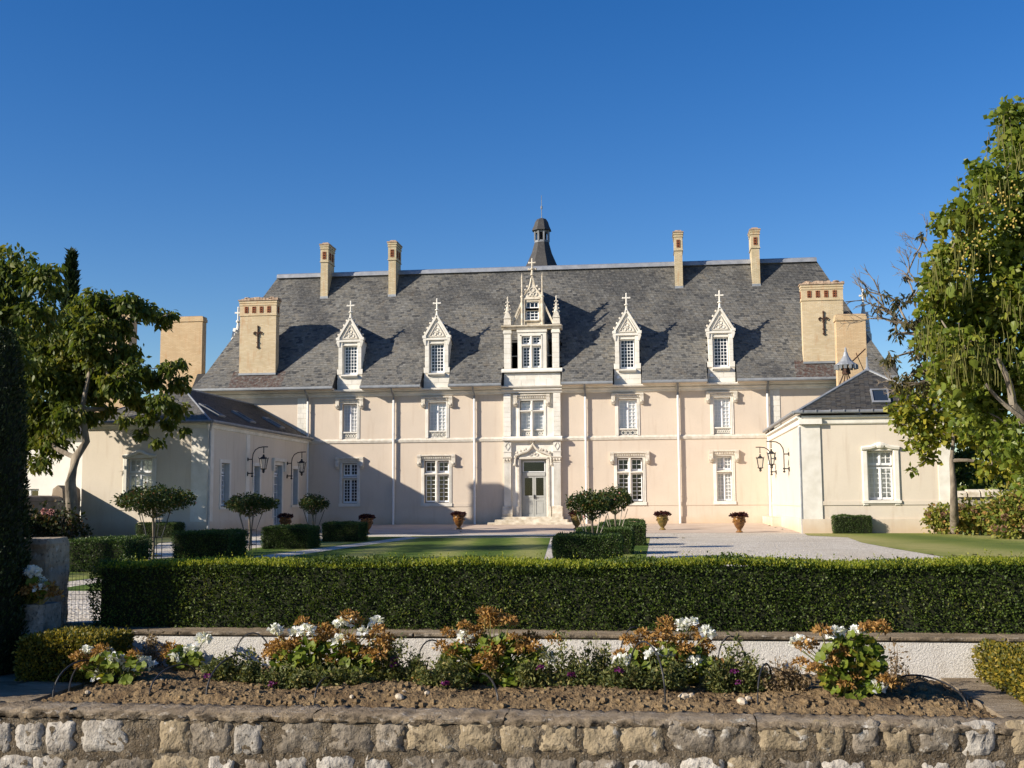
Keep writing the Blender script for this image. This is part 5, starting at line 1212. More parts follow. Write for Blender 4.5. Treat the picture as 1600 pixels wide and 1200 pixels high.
# large single leaves on the near side
lm = MB(); lm.add([(0, 0, 0), (.075, .09, .012), (.06, .02, .008), (0, .21, -.015), (-.06, .02, .008), (-.075, .09, .012), (0, .1, -.012)], [(0, 2, 6), (2, 1, 6), (1, 3, 6), (3, 5, 6), (5, 4, 6), (4, 0, 6)])
LME = lm.mesh("leaf"); LME.materials.append(M_CATA)
P, d = crown_points(CT[:16], 40); ok = P[:, 1] < 24.3; P = P[ok][:280]
for p in P:
    lf = bpy.data.objects.new("leaf", LME); COL.objects.link(lf); lf.parent = cat
    lf.location = Vector(p) - Vector((0, .25, 0)) - cat.location; s = random.uniform(.9, 1.35); lf.scale = (s, s, s); lf.rotation_euler = (random.uniform(-1.9, -.8), random.uniform(-.6, .6), random.uniform(-1.2, 1.2))
# pods hang in bunches
V = []; F = []
for (x, y, n, sp) in [(1462, 430, 16, 12), (1500, 452, 10, 14), (1475, 545, 34, 24), (1520, 560, 30, 22), (1548, 545, 16, 18), (1450, 520, 14, 12), (1560, 300, 16, 20), (1530, 320, 12, 15), (1585, 250, 10, 12), (1500, 350, 14, 16), (1560, 215, 14, 10), (1580, 480, 14, 18), (1490, 580, 20, 18), (1545, 590, 26, 22), (1600, 560, 14, 20), (1510, 400, 14, 22)]:
    for k in range(n):
        p = np.array(at(x + random.gauss(0, sp), y + random.gauss(0, 10) - 18, 23.3 + random.uniform(-.3, .4))); L = random.uniform(.28, .50); o_ = len(V)
        dx, dy = random.uniform(-.04, .04), random.uniform(-.03, .03)
        for t_ in (0, .5, 1):
            for q in range(3): V.append((p[0] + dx * t_ * 2 + .008 * math.cos(q * 2.09), p[1] + dy * t_ + .008 * math.sin(q * 2.09), p[2] - L * t_))
        for s_ in range(2):
            for q in range(3): F.append((o_ + s_ * 3 + q, o_ + s_ * 3 + (q + 1) % 3, o_ + s_ * 3 + 3 + (q + 1) % 3, o_ + s_ * 3 + 3 + q))
tag(np_mesh("seed_pods", np.array(V) - np.array(cat.location), F, 4, M_POD, cat), kind="stuff")
# melia: sparse brown leaves, bare twigs, yellow berries
ME_ = cl(27, [(1382, 462, 9), (1402, 472, 15), (1428, 462, 13), (1418, 505, 12), (1392, 560, 15), (1432, 548, 18), (1420, 592, 18), (1442, 575, 20), (1440, 366, 6), (1432, 395, 5), (1405, 600, 14), (1450, 600, 20), (1354, 455, 6), (1372, 482, 9), (1402, 522, 12), (1416, 432, 9), (1442, 500, 18), (1445, 440, 12), (1398, 495, 9)], .5)
mel = tree("melia_tree", "sparse tree with bare twigs and brown leaves reaching left of the catalpa", "tree", (9.0, 27, -.1), [(8.3, 27, 2.0), tuple(at(1500, 600, 27)), tuple(at(1470, 560, 27)), tuple(at(1440, 525, 27))], .12, ME_, 1500, .17, .35, M_MELIA, M_BARK, .9, 2)
m = MB()
def twigs(m, p, d, L, r, k):
    e = p + d * L; m.tube([p, p.lerp(e, .5) + Vector(rand_dirs(1)[0]) * L * .06, e], [r, r * .8, r * .6], 4)
    if k > 0:
        for j in range(3):
            q = p.lerp(e, random.uniform(.45, 1)); dd = (d + Vector(rand_dirs(1)[0]) * .75 + Vector((0, 0, .15))).normalized(); twigs(m, q, dd, L * random.uniform(.45, .7), r * .6, k - 1)
for a, b_, r in (((1440, 525), (1345, 448), .035), ((1440, 520), (1360, 490), .03), ((1450, 470), (1410, 410), .025), ((1460, 590), (1390, 610), .025), ((1470, 420), (1432, 360), .02)):
    A_, B_ = at(*a, 26.9), at(*b_, 26.9); twigs(m, A_, (B_ - A_).normalized(), (B_ - A_).length * .8, r, 3)
m.build("bare_twigs", M_BARK, mel)
m = MB()
for (x, y, n, sp) in [(1575, 305, 34, 12), (1545, 318, 22, 10), (1560, 345, 30, 14), (1525, 372, 26, 12), (1512, 392, 22, 9), (1508, 420, 16, 8), (1588, 335, 20, 10), (1540, 400, 14, 14)]:
    for k in range(n // 2): p = at(x + random.gauss(0, sp), y + random.gauss(0, sp * .8), 22.9 + random.uniform(-.2, .2)); m.blob(tuple(p), .021, .021, .021, 5)
tag(m.build("berries", M_BERRY, mel), kind="stuff")
YT = cl(43.6, [(1418, 640, 24), (1455, 655, 32), (1500, 630, 38), (1438, 690, 26), (1488, 680, 26), (1532, 682, 30), (1408, 662, 16), (1424, 735, 8), (1550, 728, 28), (1585, 740, 24), (1450, 715, 16), (1405, 610, 14), (1560, 660, 34), (1540, 630, 30), (1440, 620, 26), (1470, 600, 26), (1510, 590, 28), (1432, 665, 18), (1460, 675, 24), (1510, 665, 30), (1395, 640, 12)], .9)
tree("young_catalpa_tree", "young tree with yellow-green leaves in front of the right pavilion wall", "tree", tuple(gp(1492, 834)), [at(1491, 800, 43.4), at(1490, 760, 43.4), at(1487, 720, 43.4), at(1490, 680, 43.5)], .18, YT, 480, .23, .85, M_YOUNG, M_BARK, .4)
tree("background_tree", "dark tree filling the gap behind the coping stones, right of the young trunk", "tree", (16, 56, 0), [(16, 56, 1), (16, 56, 2)], .15, cl(55, [(1505, 712, 24), (1540, 700, 32), (1585, 705, 40), (1500, 742, 16), (1540, 742, 24), (1590, 748, 30), (1625, 720, 40), (1560, 670, 26)], .8), 420, .30, .6, M_TREEL, M_BARK, .6)
n = 26000; tx = RNG.uniform(-220, 220, n); ty = 150 + RNG.normal(0, 6, n); th = 6 + 2.2 * np.sin(tx * .11) + 1.4 * np.sin(tx * .37 + 1) + 1.0 * np.sin(tx * .9)
P = np.stack([tx, ty, th * RNG.random(n) ** .6], 1); tag(leaf_mesh("distant_woods", P, rand_dirs(n) + np.array([0, 0, -.2]), RNG.uniform(.9, 1.7, n), .8, M_TREEL), kind="stuff")
# ---- shrubs
def shrub(name, label, blobs, Y, leaf, dens, mat, heads=0, cat="shrub", headmat=None, group=None):
    pts = [(at(x, y, Y + dy), r / 1800 * Y) for (x, y, r, dy) in blobs]; bx = sum(p.x for p, _ in pts) / len(pts)
    o = empty(name, (bx, Y, gz(Y)), label, cat, group); m = MB()
    for p, r in pts:
        for k in range(4): m.tube([(p.x + random.uniform(-.1, .1), p.y, gz(Y) - .03), (p.x + random.uniform(-.6, .6) * r, p.y + random.uniform(-.4, .4) * r, p.z + random.uniform(-.2, .6) * r)], [.02, .006], 4)
    m.build("stems", M_BARK, o)
    P, d = crown_points([(tuple(p), r) for p, r in pts], dens, .95); ok = P[:, 2] > gz(Y); P, d = P[ok], d[ok]
    tag(leaf_mesh("foliage", P - np.array(o.location), d * .7 + rand_dirs(len(P)) * .7 + np.array([0, 0, -.2]), leaf * RNG.uniform(.7, 1.3, len(P)), .65, mat, o, .2), kind="stuff")
    for k in range(heads):
        p, r = random.choice(pts); dd = Vector(rand_dirs(1)[0]); dd.y = -abs(dd.y); dd.z = abs(dd.z); c = p + dd * r * .98; n = 70
        q = rand_dirs(n); leaf_mesh("flower_head", np.array(c) - np.array(o.location) + q * .085, q + rand_dirs(n) * .5, .06, .9, headmat or M_HEAD, o, .1)
    return o
shrub("hydrangea_bush", "autumn hydrangea bush touching the right pavilion wall, left of the young trunk", [(1472, 805, 22, 0), (1462, 815, 18, 0), (1485, 815, 20, -.2)], 46.6, .16, 1500, M_HYDR, 6)
shrub("hydrangea_bush", "yellowing hydrangea bush just right of the young trunk, under the wall coping", [(1510, 805, 26, 0), (1535, 808, 26, -.3), (1520, 820, 20, -.3)], 45.2, .16, 1500, M_HYDR, 6)
shrub("hydrangea_bush", "hydrangea bush with faded pink heads at the right picture edge", [(1568, 800, 34, 0), (1595, 790, 40, 0), (1580, 830, 28, -.6), (1625, 810, 46, 0)], 41.5, .16, 1400, M_HYDR, 12)
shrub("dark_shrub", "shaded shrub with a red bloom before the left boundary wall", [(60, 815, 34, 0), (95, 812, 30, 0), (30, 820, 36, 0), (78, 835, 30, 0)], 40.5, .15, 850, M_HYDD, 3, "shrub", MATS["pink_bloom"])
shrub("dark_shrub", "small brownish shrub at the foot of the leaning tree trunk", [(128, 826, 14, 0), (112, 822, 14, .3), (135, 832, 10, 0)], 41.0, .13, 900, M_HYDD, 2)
# ---- boundary walls and outbuilding
lw = empty("boundary_wall", (-24.6, 42, -.1), "shaded rendered boundary wall with rounded coping by the leaning tree", "wall")
MB().box(-24.85, -24.45, 20, 46.75, -.2, 1.42).build("wall", M_STUC if False else simple("old_render", (.20, .15, .11), (.36, .29, .22), 1.5, .95, .5, 18, .02), lw)
m = MB(); m.prism([(-24.92, 1.40), (-24.40, 1.40), (-24.48, 1.56), (-24.65, 1.62), (-24.82, 1.56)], 'y', 20, 45.2); m.prism([(-24.92, 1.40), (-24.40, 1.40), (-24.45, 1.9), (-24.65, 2.05), (-24.86, 1.9)], 'y', 45.2, 46.7); m.build("coping", MATS["old_render"], lw)
ob = empty("white_outbuilding", (-28, 50, 0), "low white outbuilding with small dark two-pane window behind the left wall", "building")
PO = lambda a, b_, d: (a, 50 + d, b_)
ww = (at(31, 760, 50).x, at(61, 760, 50).x, at(45, 783, 50).z - .5, at(45, 764, 50).z)
PO2 = lambda a, b_, d: (a + 28, d, b_)
m = MB(); wall(m, PO2, -36, -24.9, -.2, 4.4, [ww], .25); m.quad((3.1, 0, -.2), (3.1, 8, -.2), (3.1, 8, 4.4), (3.1, 0, 4.4))
m.build("wall", simple("limewash", (.66, .63, .57), (.76, .73, .67), 1.2, .92, .3, 25, .01), ob, local=True)
window(ob, PO2, *ww, .1, [(ww[0] + .02, ww[1] - .02, ww[2] + .02, ww[3] - .02, 2, 1, 1)], M_DARKROOM, deep=.4)
m = MB(); m.quad((-8.2, -.3, 4.35), (3.3, -.3, 4.35), (3.3, 4, 6.0), (-8.2, 4, 6.0)); m.quad((-8.2, 8, 4.35), (3.3, 8, 4.35), (3.3, 4, 6.0), (-8.2, 4, 6.0)); m.build("roof", M_SLATED, ob, local=True)
rw = empty("boundary_wall", (14, 47.4, 0), "low stone boundary wall with heavy sunlit coping stones behind the hydrangeas", "wall")
MB().box(11.62, 22, 47.5, 48.0, -.2, 1.32).build("wall", simple("rubble_wall", (.26, .22, .17), (.44, .39, .31), 3, .95, .8, 9, .05), rw)
x = 11.7
while x < 18:
    w_ = random.choice((.9, 1.1, .35, .4, .5)); m = MB(); h = random.uniform(.24, .34)
    m.prism([(47.35, 1.32), (48.1, 1.32), (48.05, 1.32 + h * .7), (47.85, 1.32 + h), (47.55, 1.32 + h * .95), (47.38, 1.32 + h * .6)], 'x', x + .03, x + w_ - .03); m.build("coping_stone", M_STONEW, rw); x += w_
# ------------------------------------------------------------------ foreground: hedge, retaining wall, planter
ZP = at(800, 1050, 12.1).z          # top of the planter coping
FY = gp(800, 1122, ZP).y            # outer face of the planter wall
SY = FY + .42                        # where the soil begins
print('planter', ZP, FY)
b = NB("rubble_mortar"); v = b.coord(); n1 = b.noise(v, 2.2, 6, .65); n2 = b.noise(v, 14, 5); n3 = b.noise(v, 55, 4)
c = b.ramp(n1, [(.3, (.04, .031, .021)), (.5, (.125, .098, .066)), (.74, (.24, .205, .155))]); c = b.mix(b.ramp(n2, [(.5, (0, 0, 0)), (.68, (.75,) * 3)]), c, (.075, .065, .05)); c = b.mix(b.ramp(n3, [(.6, (0, 0, 0)), (.72, (.6,) * 3)]), c, (.52, .49, .43))
M_MORT = b.done(b.bsdf(c, .97, b.bump(b.math('ADD', b.math('MULTIPLY', n2, 1.0), b.math('MULTIPLY', n3, .5)), 1.0, .05), .1))
def stonemat(name, a, c_, spots):
    b = NB(name); v = b.coord("Object"); oi = b.n("ShaderNodeObjectInfo").outputs["Random"]
    vv = b.n("ShaderNodeVectorMath"); vv.operation = 'ADD'; b.l(v, vv.inputs[0]); cc = b.n("ShaderNodeCombineXYZ"); b.l(b.math('MULTIPLY', oi, 37.0), cc.inputs[0]); b.l(cc.outputs[0], vv.inputs[1]); v = vv.outputs[0]
    n1 = b.noise(v, 5, 6, .65); n2 = b.noise(v, 22, 5); n3 = b.noise(v, 8, 4, .6, .6)
    c = b.ramp(n1, [(.3, a), (.68, c_)]); c = b.mix(b.ramp(n2, [(.58, (0, 0, 0)), (.66, (.7,) * 3)]), c, spots); c = b.mix(b.ramp(n3, [(.6, (0, 0, 0)), (.7, (.55,) * 3)]), c, (.58, .56, .51))
    g = b.math('ADD', b.math('MULTIPLY', oi, .4), .8); q = b.n("ShaderNodeCombineColor"); [b.l(g, q.inputs[k]) for k in range(3)]; c = b.mix(1.0, c, q.outputs[0], 'MULTIPLY')
    return b.done(b.bsdf(c, .95, b.bump(b.math('ADD', n1, b.math('MULTIPLY', n2, .5)), .9, .05), .12))
M_ST = [stonemat("stone_tan", (.17, .135, .085), (.33, .265, .175), (.07, .055, .04)), stonemat("stone_pale", (.20, .175, .145), (.44, .41, .36), (.08, .07, .06)), stonemat("stone_grey", (.10, .082, .06), (.25, .215, .17), (.05, .045, .04))]
b = NB("mossy_coping"); v = b.mapping(b.coord(), (.5, 1.4, 1.4)); n1 = b.noise(v, 3, 6, .65); n2 = b.noise(v, 16, 6, .65); n3 = b.noise(b.coord(), 60, 4)
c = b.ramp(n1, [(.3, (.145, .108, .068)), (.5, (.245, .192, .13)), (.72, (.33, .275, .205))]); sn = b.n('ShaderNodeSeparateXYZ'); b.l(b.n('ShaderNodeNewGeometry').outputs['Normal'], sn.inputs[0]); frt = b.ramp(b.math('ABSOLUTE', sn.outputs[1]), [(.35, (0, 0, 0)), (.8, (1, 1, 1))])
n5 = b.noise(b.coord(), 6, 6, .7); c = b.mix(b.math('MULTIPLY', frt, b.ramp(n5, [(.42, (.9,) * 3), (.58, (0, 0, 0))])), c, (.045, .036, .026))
c = b.mix(b.ramp(n2, [(.58, (0, 0, 0)), (.68, (.75,) * 3)]), c, (.44, .40, .34)); c = b.mix(b.ramp(n2, [(.3, (.7,) * 3), (.42, (0, 0, 0))]), c, (.07, .055, .035))
M_COPE = b.done(b.bsdf(c, .97, b.bump(b.math('ADD', n2, b.math('MULTIPLY', n3, .4)), .9, .03), .1))
b = NB("white_roughcast"); v = b.coord(); n1 = b.noise(v, 1.0, 5); n2 = b.noise(v, 46, 5, .7, .5); n3 = b.noise(b.mapping(v, (3.2, 1, .35)), 1.3, 5); n4 = b.noise(v, 9, 6, .7, 1.0)
c = b.ramp(n1, [(.3, (.56, .53, .48)), (.7, (.68, .65, .59))]); c = b.mix(b.ramp(n3, [(.54, (0, 0, 0)), (.74, (.55,) * 3)]), c, (.36, .31, .24)); c = b.mix(b.ramp(n4, [(.49, (0, 0, 0)), (.5, (.5,) * 3), (.515, (0, 0, 0))]), c, (.25, .22, .18))
M_ROUGH = b.done(b.bsdf(c, .95, b.bump(n2, .75, .03), .15))

# main hedge
hz0, hz1 = -.10, .585
o = empty("long_hedge", (1.5, 12.9, -.1), "long low clipped box hedge running across the garden front above the white wall", "hedge")
HX0, HX1 = at(147, 930, 12.45).x, 8.4
m = MB(); m.box(HX0 + .06, HX1, 12.50, 13.14, hz0, hz1 - .04); m.build("core", M_CORE, o)
n = 150000; P, N = box_points(n, HX0, HX1, 12.42, 13.2, hz0, hz1, .022)
low = .030 * np.sin(P[:, 0] * 1.7 + .6) + .018 * np.sin(P[:, 0] * 4.1 + P[:, 2] * 6) + .016 * np.sin(P[:, 0] * 7 + P[:, 2] * 5) + .010 * np.sin(P[:, 0] * 17 + P[:, 2] * 13 + P[:, 1] * 9); P += N * low[:, None]
D = N * .7 + rand_dirs(n) * .9 + np.array([0, 0, .4])
tag(leaf_mesh("foliage", P - np.array(o.location), D, .028 * RNG.uniform(.7, 1.35, n), .62, M_BOX, o, .3), kind="stuff")
# new shoots along the top, coloured brighter as if strongly sunlit
ns = 11000; sx = RNG.uniform(HX0 + .02, HX1, ns); sy = RNG.uniform(12.40, 13.2, ns); hgt = RNG.uniform(.02, .055, ns) + (RNG.random(ns) < .03) * RNG.uniform(.03, .08, ns)
Pl, Dl = [], []
base = np.stack([sx, sy, hz1 - .03 + .02 * np.sin(sx * 2.3)], 1)
for k in range(5):
    f = k / 4; p = base + np.stack([RNG.normal(0, .006, ns), RNG.normal(0, .006, ns), .02 + hgt * f], 1); Pl.append(p); Dl.append(rand_dirs(ns) * np.array([1, 1, .3]) + np.array([0, 0, .75 + .5 * f]))
P = np.concatenate(Pl); D = np.concatenate(Dl); tag(leaf_mesh("new_shoots_lit", P - np.array(o.location), D, .026 * RNG.uniform(.7, 1.3, len(P)), .55, M_BOXT, o, .3), kind="stuff")

# white retaining wall with coping slabs
rw = empty("retaining_wall", (0, 12.1, -1.7), "long white roughcast retaining wall with brown stone coping under the hedge", "wall")
MB().box(-14, 14, 12.1, 12.36, -1.75, -.15).build("wall", M_ROUGH, rw)
x = -14.0
while x < 13.5:
    w_ = random.uniform(.9, 1.5); MB().cham(x + .004, x + w_ - .004, 12.075 + random.uniform(-.006, .006), 12.5, -.137, -.092 + random.uniform(-.004, .004), .012).build("coping_slab", M_COPE, rw); x += w_
# planter
XL0, XL1 = gp(22, 1102, ZP).x, gp(1477, 1063, ZP).x
pw = empty("stone_planter", (-1.4, FY, -1.7), "rubble stone planter wall in the foreground with mossy flat coping", "planter wall")
def rough_box(m, x0, x1, y0, y1, z0, z1, nx, jit):
    """front face and top as a roughened grid"""
    prof = [(y0 + .012, z0), (y0 - .004, z0 + (z1 - z0) * .5), (y0 + .006, z1 - .02), (y0 + .03, z1), (y0 + (y1 - y0) * .4, z1 + .004), (y0 + (y1 - y0) * .7, z1 + .002), (y1 - .02, z1), (y1, z0)]
    k = len(prof); o_ = len(m.v)
    for i in range(nx + 1):
        for (y, z) in prof: m.v.append((x0 + (x1 - x0) * i / nx, y + random.gauss(0, jit), z + random.gauss(0, jit * .6)))
    for i in range(nx):
        for j in range(k - 1): a = o_ + i * k + j; m.f.append((a, a + k, a + k + 1, a + 1))
m = MB(); xs = [-9, -6.9, -5.05, -2.9, -1.28, .75, 2.1, 4.0, 6.2]
for a, b_ in zip(xs[:-1], xs[1:]):
    mm = MB(); rough_box(mm, a + .003, b_ - .003, FY, SY, ZP - .065, ZP, int((b_ - a) / .035), .013); mm.build("coping_slab", M_COPE, pw, smooth=True)
for x0, x1 in ((XL0 - .62, XL0), (XL1, XL1 + .75)):
    ys = [SY + .005, 11.0, 12.09]
    for a, b_ in zip(ys[:-1], ys[1:]): MB().cham(x0, x1, a + .003, b_ - .003, ZP - .16, ZP - .002, .01).build("coping_slab", M_COPE, pw)
for a, b_ in ((-9, XL0 - .63), (XL1 + .76, 9)): MB().box(a, b_, SY + .01, 12.09, -1.75, ZP - .03).build("bed_edge", M_COPE, pw)
m = MB()
nx, nz = 340, 26
for j in range(nz + 1):
    for i in range(nx + 1): m.v.append((-9 + 15.2 * i / nx, FY + .020 + random.gauss(0, .013), ZP - .07 - 1.1 * j / nz))
for j in range(nz):
    for i in range(nx): a = j * (nx + 1) + i; m.f.append((a, a + 1, a + nx + 2, a + nx + 1))
m.build("mortar", M_MORT, pw, smooth=True)
def stone(xa, xb, za, zb, mat):
    w_, h = (xb - xa) / 2 * 1.2, (zb - za) / 2 * 1.16; m = MB(); rg = random.Random(int(xa * 1000)); ph = [rg.uniform(0, 6) for _ in range(4)]; nx, nz = 9, 7; sk = rg.uniform(-.12, .12); tp = rg.uniform(-.12, .12); cut = [rg.uniform(.55, 1.0) for _ in range(4)]
    for j in range(nz + 1):
        for i in range(nx + 1):
            u, v = 2 * i / nx - 1, 2 * j / nz - 1; q = cut[(1 if u > 0 else 0) + (2 if v > 0 else 0)]
            k = 1 - (1 - q) * .42 * (abs(u) * abs(v)) ** 2
            x = u * k * (1 + tp * v) + sk * v * .5 + .05 * math.sin(3 * v + ph[0]); z = v * k + .07 * math.sin(2.5 * u + ph[1])
            e = max(abs(u), abs(v)); d = .03 if e > .99 else (-.010 if e > .7 else -.016)
            if e <= .99: d += .010 * math.sin(4 * u + ph[2]) * math.cos(3.3 * v + ph[3]) + rg.gauss(0, .006)
            m.v.append((w_ * x + rg.gauss(0, .004), d, h * z + rg.gauss(0, .004)))
    for j in range(nz):
        for i in range(nx): a_ = j * (nx + 1) + i; m.f.append((a_, a_ + 1, a_ + nx + 2, a_ + nx + 1))
    me = m.mesh("stone", True); ob_ = mesh_obj("stone", me, mat, pw); ob_.location = Vector(((xa + xb) / 2, FY + .018, (za + zb) / 2)) - pw.location
R1 = [(-8, 13, 1), (24, 63, 1), (72, 112, 1), (127, 193, 1), (248, 293, 0), (298, 356, 2), (366, 408, 1), (437, 500, 2), (515, 578, 2), (587, 630, 2), (636, 702, 0), (717, 773, 0), (782, 836, 0), (844, 903, 0), (911, 967, 0), (971, 1037, 0), (1046, 1116, 2), (1126, 1178, 2), (1189, 1265, 0), (1275, 1320, 0), (1333, 1375, 2), (1383, 1424, 0), (1436, 1498, 2), (1507, 1555, 1), (1580, 1640, 0)]
def zx(px, py): p = at(px, py, FY); return p.x, p.z
for a, b_, k in R1:
    sh = 5 * (a - 300) / 1300; (x0, zt), (x1, zb) = zx(a, 1127 + sh + random.uniform(-3, 4)), zx(b_, 1175 + sh + random.uniform(-3, 5)); stone(x0, x1, zb, zt, M_ST[k])
px = -20
while px < 1640:
    w_ = random.uniform(34, 78); sh = 5 * (px - 300) / 1300; k = random.choice((0, 0, 1, 1, 2)); (x0, zt), (x1, zb) = zx(px, 1182 + sh + random.uniform(-4, 5)), zx(px + w_, 1230 + sh); stone(x0, x1, zb, zt, M_ST[k]); px += w_ + random.uniform(6, 22)
px = -20
while px < 1640:
    w_ = random.uniform(40, 80); (x0, zt), (x1, zb) = zx(px, 1240), zx(px + w_, 1288); stone(x0, x1, zb, zt, M_ST[random.choice((0, 1, 2))]); px += w_ + random.uniform(6, 20)
# soil
b = NB("soil"); v = b.coord(); n1 = b.noise(v, 4, 5); n2 = b.noise(v, 30, 5); c = b.ramp(n1, [(.3, (.115, .075, .04)), (.7, (.26, .185, .10))]); c = b.mix(b.ramp(n2, [(.35, (.6,) * 3), (.5, (0, 0, 0))]), c, (.07, .048, .03))
M_SOIL = b.done(b.bsdf(c, .97, b.bump(n2, 1.0, .03), .1))
nx, ny = 300, 70; X, Y = np.meshgrid(np.linspace(XL0 - .02, XL1 + .02, nx), np.linspace(SY - .02, 12.11, ny))
def soilz(X, Y):
    edge = np.clip(np.minimum(np.minimum(X - XL0, XL1 - X) / .35, np.minimum((Y - SY) / .25, (12.1 - Y) / .3)), 0, 1)
    return ZP - .05 + .10 * edge + .03 * np.sin(X * 3.1) * np.sin(Y * 4) * edge
Z = soilz(X, Y) + RNG.normal(0, .012, X.shape); V = np.stack([X, Y, Z], -1).reshape(-1, 3); I = np.arange(nx * ny).reshape(ny, nx); F = np.stack([I[:-1, :-1], I[:-1, 1:], I[1:, 1:], I[1:, :-1]], -1).reshape(-1, 4)
tag(np_mesh("soil", V, F, 4, M_SOIL, None, True), kind="structure")
m = MB()
for k in range(1900):
    x, y = random.uniform(XL0 + .05, XL1 - .05), SY + .02 + (12.05 - SY) * random.random() ** 1.6; r = random.choice((.008, .012, .015, .02, .026, .036)) * random.uniform(.7, 1.3); m.blob((x, y, float(soilz(np.array(x), np.array(y))) + r * .15), r, r * random.uniform(.7, 1.2), r * random.uniform(.5, .9), 5)
tag(m.build("soil_clods", M_SOIL), kind="stuff")
M_PEB = simple("limestone_chip", (.36, .29, .2), (.56, .48, .37), 9, .95, .5, 30, .01)
for k, (px, py, r) in enumerate(((620, 1092, .035), (668, 1086, .028), (631, 1085, .022), (1068, 1092, .045), (1080, 1086, .03), (540, 1072 + 22, .022), (1160, 1098, .04), (1170, 1092, .03), (133, 1083, .026), (252, 1066, .02))):
    p = gp(px, py, ZP + .05); m = MB(); m.blob((0, 0, 0), r * 1.3, r, r * .8, 7); o = m.build("pebble", M_PEB); o.location = (p.x, max(10.2, p.y), float(soilz(np.array(p.x), np.array(max(10.2, p.y)))) + r * .5); o.rotation_euler = (.2, .3, k)
    tag(o, ["largest pale chip of the three before the middle geranium", "pale chip right of the three at the middle geranium", "small pale chip beside the largest at the middle geranium", "big pale chip before the white-topped geranium", "smaller pale chip touching the one before the white-topped geranium", "pale chip on the soil before the big bushy geranium", "pale chip at the foot of the tall green plant with violet tips", "second pale chip behind the one at the violet-tipped plant", "pale chip left of the leftmost geranium stem", "tiny pale chip between the two leftmost geraniums"][k], "stone", "pale stone chips on the planter soil")

# pillar with a pot of geraniums, wire fence
pl = empty("stone_pillar", (-6.8, 12.3, -.5), "squat weathered stone gate pillar at the left end of the hedge", "pillar")
px0, px1 = at(18, 900, 12.3).x, at(74, 900, 12.3).x; zt = at(70, 842, 12.3).z; m = MB(); nz_ = 24; prof = [(px0, 12.3), (px1 - .03, 12.3), (px1, 12.33), (px1, 12.78), (px0, 12.78)]
for j in range(nz_ + 1):
    z = -.5 + (zt + .5) * j / nz_; sh = .02 if j == nz_ else 0
    for (x, y) in prof: m.v.append((x + random.gauss(0, .006) + (sh if x == px0 else -sh), y + random.gauss(0, .006) + (sh if y == 12.3 else -sh), z + (random.gauss(0, .01) if j == nz_ else 0)))
for j in range(nz_):
    for k in range(5): k2 = (k + 1) % 5; m.f.append((j * 5 + k, j * 5 + k2, (j + 1) * 5 + k2, (j + 1) * 5 + k))
m.f.append(tuple(nz_ * 5 + k for k in range(5))); m.build("shaft", stonemat("pillar_stone", (.22, .17, .115), (.42, .35, .26), (.09, .07, .05)), pl)
pt = empty("flower_trough", (-6.6, 12.05, -.1), "pale stone trough of orange and white geraniums against the pillar", "planter")
tx0, tx1 = at(30, 940, 11.95).x, at(72, 940, 11.95).x; MB().box(tx0, tx1, 11.9, 12.28, -.3, at(50, 945, 11.9).z).build("trough", M_ST[1], pt)
fn = empty("wire_fence", (-5.7, 12.6, -.1), "square-mesh wire fence filling the gap between pillar and hedge", "fence")
m = MB(); fx0, fx1 = at(100, 950, 12.6).x, at(152, 950, 12.6).x
for k in range(10): x = fx0 + (fx1 - fx0) * k / 9; m.tube([(x, 12.6, -.1), (x, 12.6, .55)], .0022, 3)
for k in range(12): z = -.08 + .055 * k; m.tube([(fx0, 12.6, z), (fx1, 12.6, z)], .0022, 3)
m.build("wire_mesh", M_IRON, fn)

# golden hedges at the two ends of the planter
clipped("golden_hedge", "golden yew hedge in shade at the left end of the planter", at(28, 1000, 11.1).x, at(168, 1000, 11.35).x, 11.1, 11.95, ZP, at(100, 1000, 11.1).z, 17000, .035, M_YEW, None, "hedge", .0)
clipped("golden_hedge", "sunlit golden yew hedge at the right end of the planter", XL1 + .34, XL1 + 2.6, 10.25, 12.05, ZP, at(1560, 1018, 11.6).z, 24000, .035, M_YEW, None, "hedge", .0)

# ---- flowers in the planter
M_GLEAF = leafmat("geranium_leaf", [(0.0, (.05, .095, .012)), (.5, (.13, .19, .022)), (.85, (.27, .27, .035)), (1.0, (.42, .30, .06))], .45, .5)
M_PETW = leafmat("white_petal", [(0.0, (.72, .72, .72)), (1.0, (.84, .84, .83))], .35, .6)
M_PETO = leafmat("faded_petal", [(0.0, (.16, .08, .026)), (.5, (.36, .19, .05)), (1.0, (.52, .32, .11))], .35, .7)
M_PETP = leafmat("purple_petal", [(0.0, (.10, .012, .09)), (1.0, (.22, .03, .18))], .35, .6)
M_STEM = simple("green_stem", (.10, .13, .03), (.22, .18, .06), 9, .8)
M_LOW = leafmat("verbena_leaf", [(0.0, (.045, .065, .018)), (.5, (.11, .13, .04)), (.85, (.20, .20, .06)), (1.0, (.30, .24, .09))], .35, .6)
M_DRY = leafmat("dry_leaf", [(0.0, (.16, .11, .06)), (1.0, (.34, .25, .15))], .3, .8)
gm = MB(); nl = 12
gm.v.append((0, 0, 0)); gm.v += [((.5 * (1 + .13 * math.cos(5 * 2 * math.pi * k / nl))) * math.sin(2 * math.pi * k / nl), (.5 * (1 + .13 * math.cos(5 * 2 * math.pi * k / nl))) * -math.cos(2 * math.pi * k / nl) * (0.25 if k == 0 else 1), .10 + .05 * (k % 2)) for k in range(nl)]
gm.f = [(0, 1 + k, 1 + (k + 1) % nl) for k in range(nl)]
GLE = gm.mesh("leaf"); GLE.materials.append(M_GLEAF)
